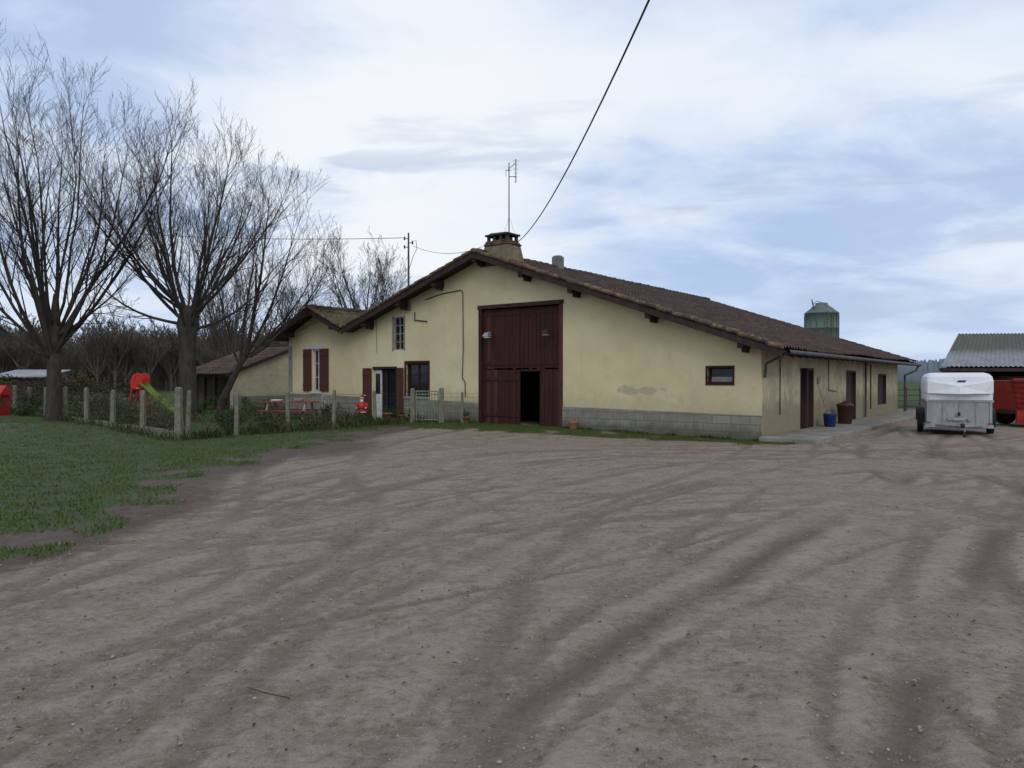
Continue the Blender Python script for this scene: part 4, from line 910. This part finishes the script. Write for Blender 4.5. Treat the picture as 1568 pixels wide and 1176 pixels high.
def table():
    mb=MB(); c=Vector((-8.0,26.6,-.02)); rot=Matrix.Rotation(R(-8),3,'Z'); T=lambda x,y,z:tuple(rot@Vector((x,y,z))+c)
    for i in range(5): mb.bevbox((0,-.3+.15*i,.74),(1.9,.14,.035),.006,1,m=0,T=T)
    for y in (-.62,.62):
        for k in (0,.14): mb.bevbox((0,y+k-.07,.44),(1.9,.13,.035),.006,1,m=0,T=T)
    for x in (-.7,.7):
        mb.hexa([T(x-.03,-.65,0),T(x+.03,-.65,0),T(x+.03,-.56,0),T(x-.03,-.56,0),T(x-.03,-.3,.72),T(x+.03,-.3,.72),T(x+.03,-.21,.72),T(x-.03,-.21,.72)],1)
        mb.hexa([T(x-.03,.56,0),T(x+.03,.56,0),T(x+.03,.65,0),T(x-.03,.65,0),T(x-.03,.21,.72),T(x+.03,.21,.72),T(x+.03,.3,.72),T(x-.03,.3,.72)],1)
        mb.box(x-.025,x+.025,-.72,.72,.37,.42,1,T=T)
    mb.bevbox((-.5,.0,.80),(.34,.3,.06),.02,1,m=2,T=T); mb.bevbox((.3,.1,.82),(.3,.2,.1),.02,1,m=1,T=T)
    mb.obj('picnic_table',[nmat('faded_red',(.22,.03,.025),(.32,.05,.04),4,.6,.2,30),M_greyp,M_white],recalc=True)
table()
def chair(x,y,a,mat):
    mb=MB(); rot=Matrix.Rotation(a,3,'Z'); T=lambda X_,Y_,Z_:tuple(rot@Vector((X_,Y_,Z_))+Vector((x,y,.05)))
    mb.bevbox((0,0,.42),(.46,.44,.035),.015,2,T=T)
    for sx in (-.2,.2):
        mb.tube([T(sx*1.15,-.22,0),T(sx,-.18,.42),T(sx*1.1,-.2,.64),T(sx*1.1,.12,.66),T(sx,.22,.85)],.02,6); mb.tube([T(sx*1.1,.26,0),T(sx,.2,.42),T(sx,.26,.86)],.02,6)
    for i in range(5): mb.hexa([T(-.18+.08*i,.21,.44),T(-.14+.08*i,.21,.44),T(-.14+.08*i,.23,.44),T(-.18+.08*i,.23,.44),T(-.18+.08*i,.25,.86),T(-.14+.08*i,.25,.86),T(-.14+.08*i,.27,.86),T(-.18+.08*i,.27,.86)])
    mb.box(-.2,.2,.24,.28,.84,.9,T=T); mb.obj('garden_chair',mat,recalc=True)
chair(-6.7,27.0,.6,M_greyp)
def santa():
    p=W(14.15,-.75,.08); x,y,z=p; mb=MB()
    for dx in (-.07,.07): mb.lathe((x+dx,y,z),[(.05,0),(.06,.03),(.05,.10),(.045,.18),(.055,.24),(.06,.36)],10,0); mb.sphere((x+dx,y-.04,z+.05),(.055,.09,.05),2,10,6); mb.lathe((x+dx,y,z+.02),[(.055,0),(.06,.12),(.05,.13)],10,2)
    mb.lathe((x,y,z+.26),[(.15,0),(.17,.02),(.165,.06),(.15,.14),(.16,.22),(.14,.32),(.09,.39),(.05,.42)],16,0)
    mb.lathe((x,y,z+.25),[(.165,0),(.18,.02),(.17,.05)],16,1); mb.lathe((x,y,z+.39),[(.16,0),(.165,.02),(.155,.04)],16,2)
    mb.sphere((x,y,z+.72),(.075,.075,.085),3,12,8); mb.sphere((x,y-.045,z+.67),(.07,.05,.08),1,10,7); mb.sphere((x,y-.08,z+.72),(.014,.014,.014),3,6,4)
    for dx in (-.025,.025): mb.sphere((x+dx,y-.068,z+.745),.009,2,6,4)
    mb.lathe((x,y,z+.765),[(.085,0),(.088,.02),(.08,.035)],14,1); mb.tube([(x,y,z+.79),(x+.01,y,z+.86),(x+.05,y,z+.91),(x+.10,y,z+.88)],[.075,.05,.03,.015],8,0); mb.sphere((x+.11,y,z+.87),.025,1,8,6)
    for sx in (-1,1):
        mb.tube([(x+sx*.12,y,z+.60),(x+sx*.20,y-.02,z+.50),(x+sx*.17,y-.12,z+.43)],[.05,.045,.038],8,0); mb.sphere((x+sx*.165,y-.14,z+.425),.033,1,8,6)
    mb.obj('santa_figure',[M_redpl,M_white,M_black,M_skin])
santa()
for i,(t,L,s) in enumerate(((13.0,-.55,1),(12.4,-.5,.8),(11.9,-.45,1.1),(16.4,-.6,1),(9.5,-.4,.9))):
    p=W(t,L,0); z=h0(p[0],p[1]); mb=MB(); mb.lathe((p[0],p[1],z),[(.10*s,0),(.11*s,.01),(.15*s,.22*s),(.17*s,.22*s),(.17*s,.26*s),(.15*s,.26*s),(.14*s,.2*s)],14,0)
    rr=random.Random(i)
    for k in range(120):
        v=Vector((rr.gauss(0,.09),rr.gauss(0,.09),abs(rr.gauss(0,.11)))); q_=Vector((p[0],p[1],z+.25*s))+v; a=Vector((rr.gauss(0,1),rr.gauss(0,1),rr.gauss(0,1))).normalized()*.035; b_=a.orthogonal().normalized()*.016; mb.add([q_-a,q_+b_,q_+a,q_-b_],[(0,1,2,3)],1)
    mb.obj('potted_plant',[M_terra,M_l1])
mb=MB(); c=(-20.3,29.0); 
mb.bevbox((c[0],c[1],.45),(.7,.7,.9),.05,2,m=0); mb.box(c[0]-.15,c[0]+.15,c[1]-.36,c[1]-.352,.05,.65,2)
mb.add([(c[0]-.45,c[1]-.45,.9),(c[0]+.45,c[1]-.45,.9),(c[0]+.45,c[1]+.45,.9),(c[0]-.45,c[1]+.45,.9),(c[0]-.45,c[1],1.3),(c[0]+.45,c[1],1.3)],[(0,1,5,4),(2,3,4,5),(0,4,3),(1,2,5),(0,3,2,1)],0)
mb.obj('playhouse',[M_redpl,M_white,M_dark],recalc=True)
mb=MB(); x0,x1,y0=-28.8,-26.0,41.0
mb.box(x0,x1,y0,y0+2.0,-.2,1.55,1)
mb.hexa([(x0-.2,y0-.3,1.62),(x1+.2,y0-.3,1.62),(x1+.2,y0+2.2,2.02),(x0-.2,y0+2.2,2.02),(x0-.2,y0-.3,1.66),(x1+.2,y0-.3,1.66),(x1+.2,y0+2.2,2.06),(x0-.2,y0+2.2,2.06)],0)
mb.box(x0+.3,x0+1.1,y0-.03,y0-.005,0,1.4,2)
mb.obj('garden_shed',[nmat('pale_sheet',(.22,.225,.22),(.32,.32,.31),1,.7,.1,10),M_woodd,M_redwood2],recalc=True)
mb=MB(); rr=random.Random(77)
for i in range(900):
    y=2+rr.random()**1.5*14; x=rr.uniform(-.75*y,.75*y); z=hz(x,y)+.008; a=rr.random()*6.28; r_=rr.uniform(.008,.02)
    mb.add([(x-r_*math.cos(a),y-r_*math.sin(a),z),(x+r_*.4*math.sin(a),y-r_*.4*math.cos(a),z+.006),(x+r_*math.cos(a),y+r_*math.sin(a),z+.004),(x-r_*.4*math.sin(a),y+r_*.4*math.cos(a),z+.01)],[(0,1,2,3)],0)
mb.tube([(-1.35,3.75,hz(-1.35,3.75)+.01),(-1.22,3.66,hz(-1.2,3.66)+.02),(-1.10,3.64,hz(-1.05,3.6)+.01)],.003,4,0)
mb.obj('fallen_leaves',leafmat('dead_leaf',(.05,.03,.018),(.10,.06,.03),(.16,.11,.06)))
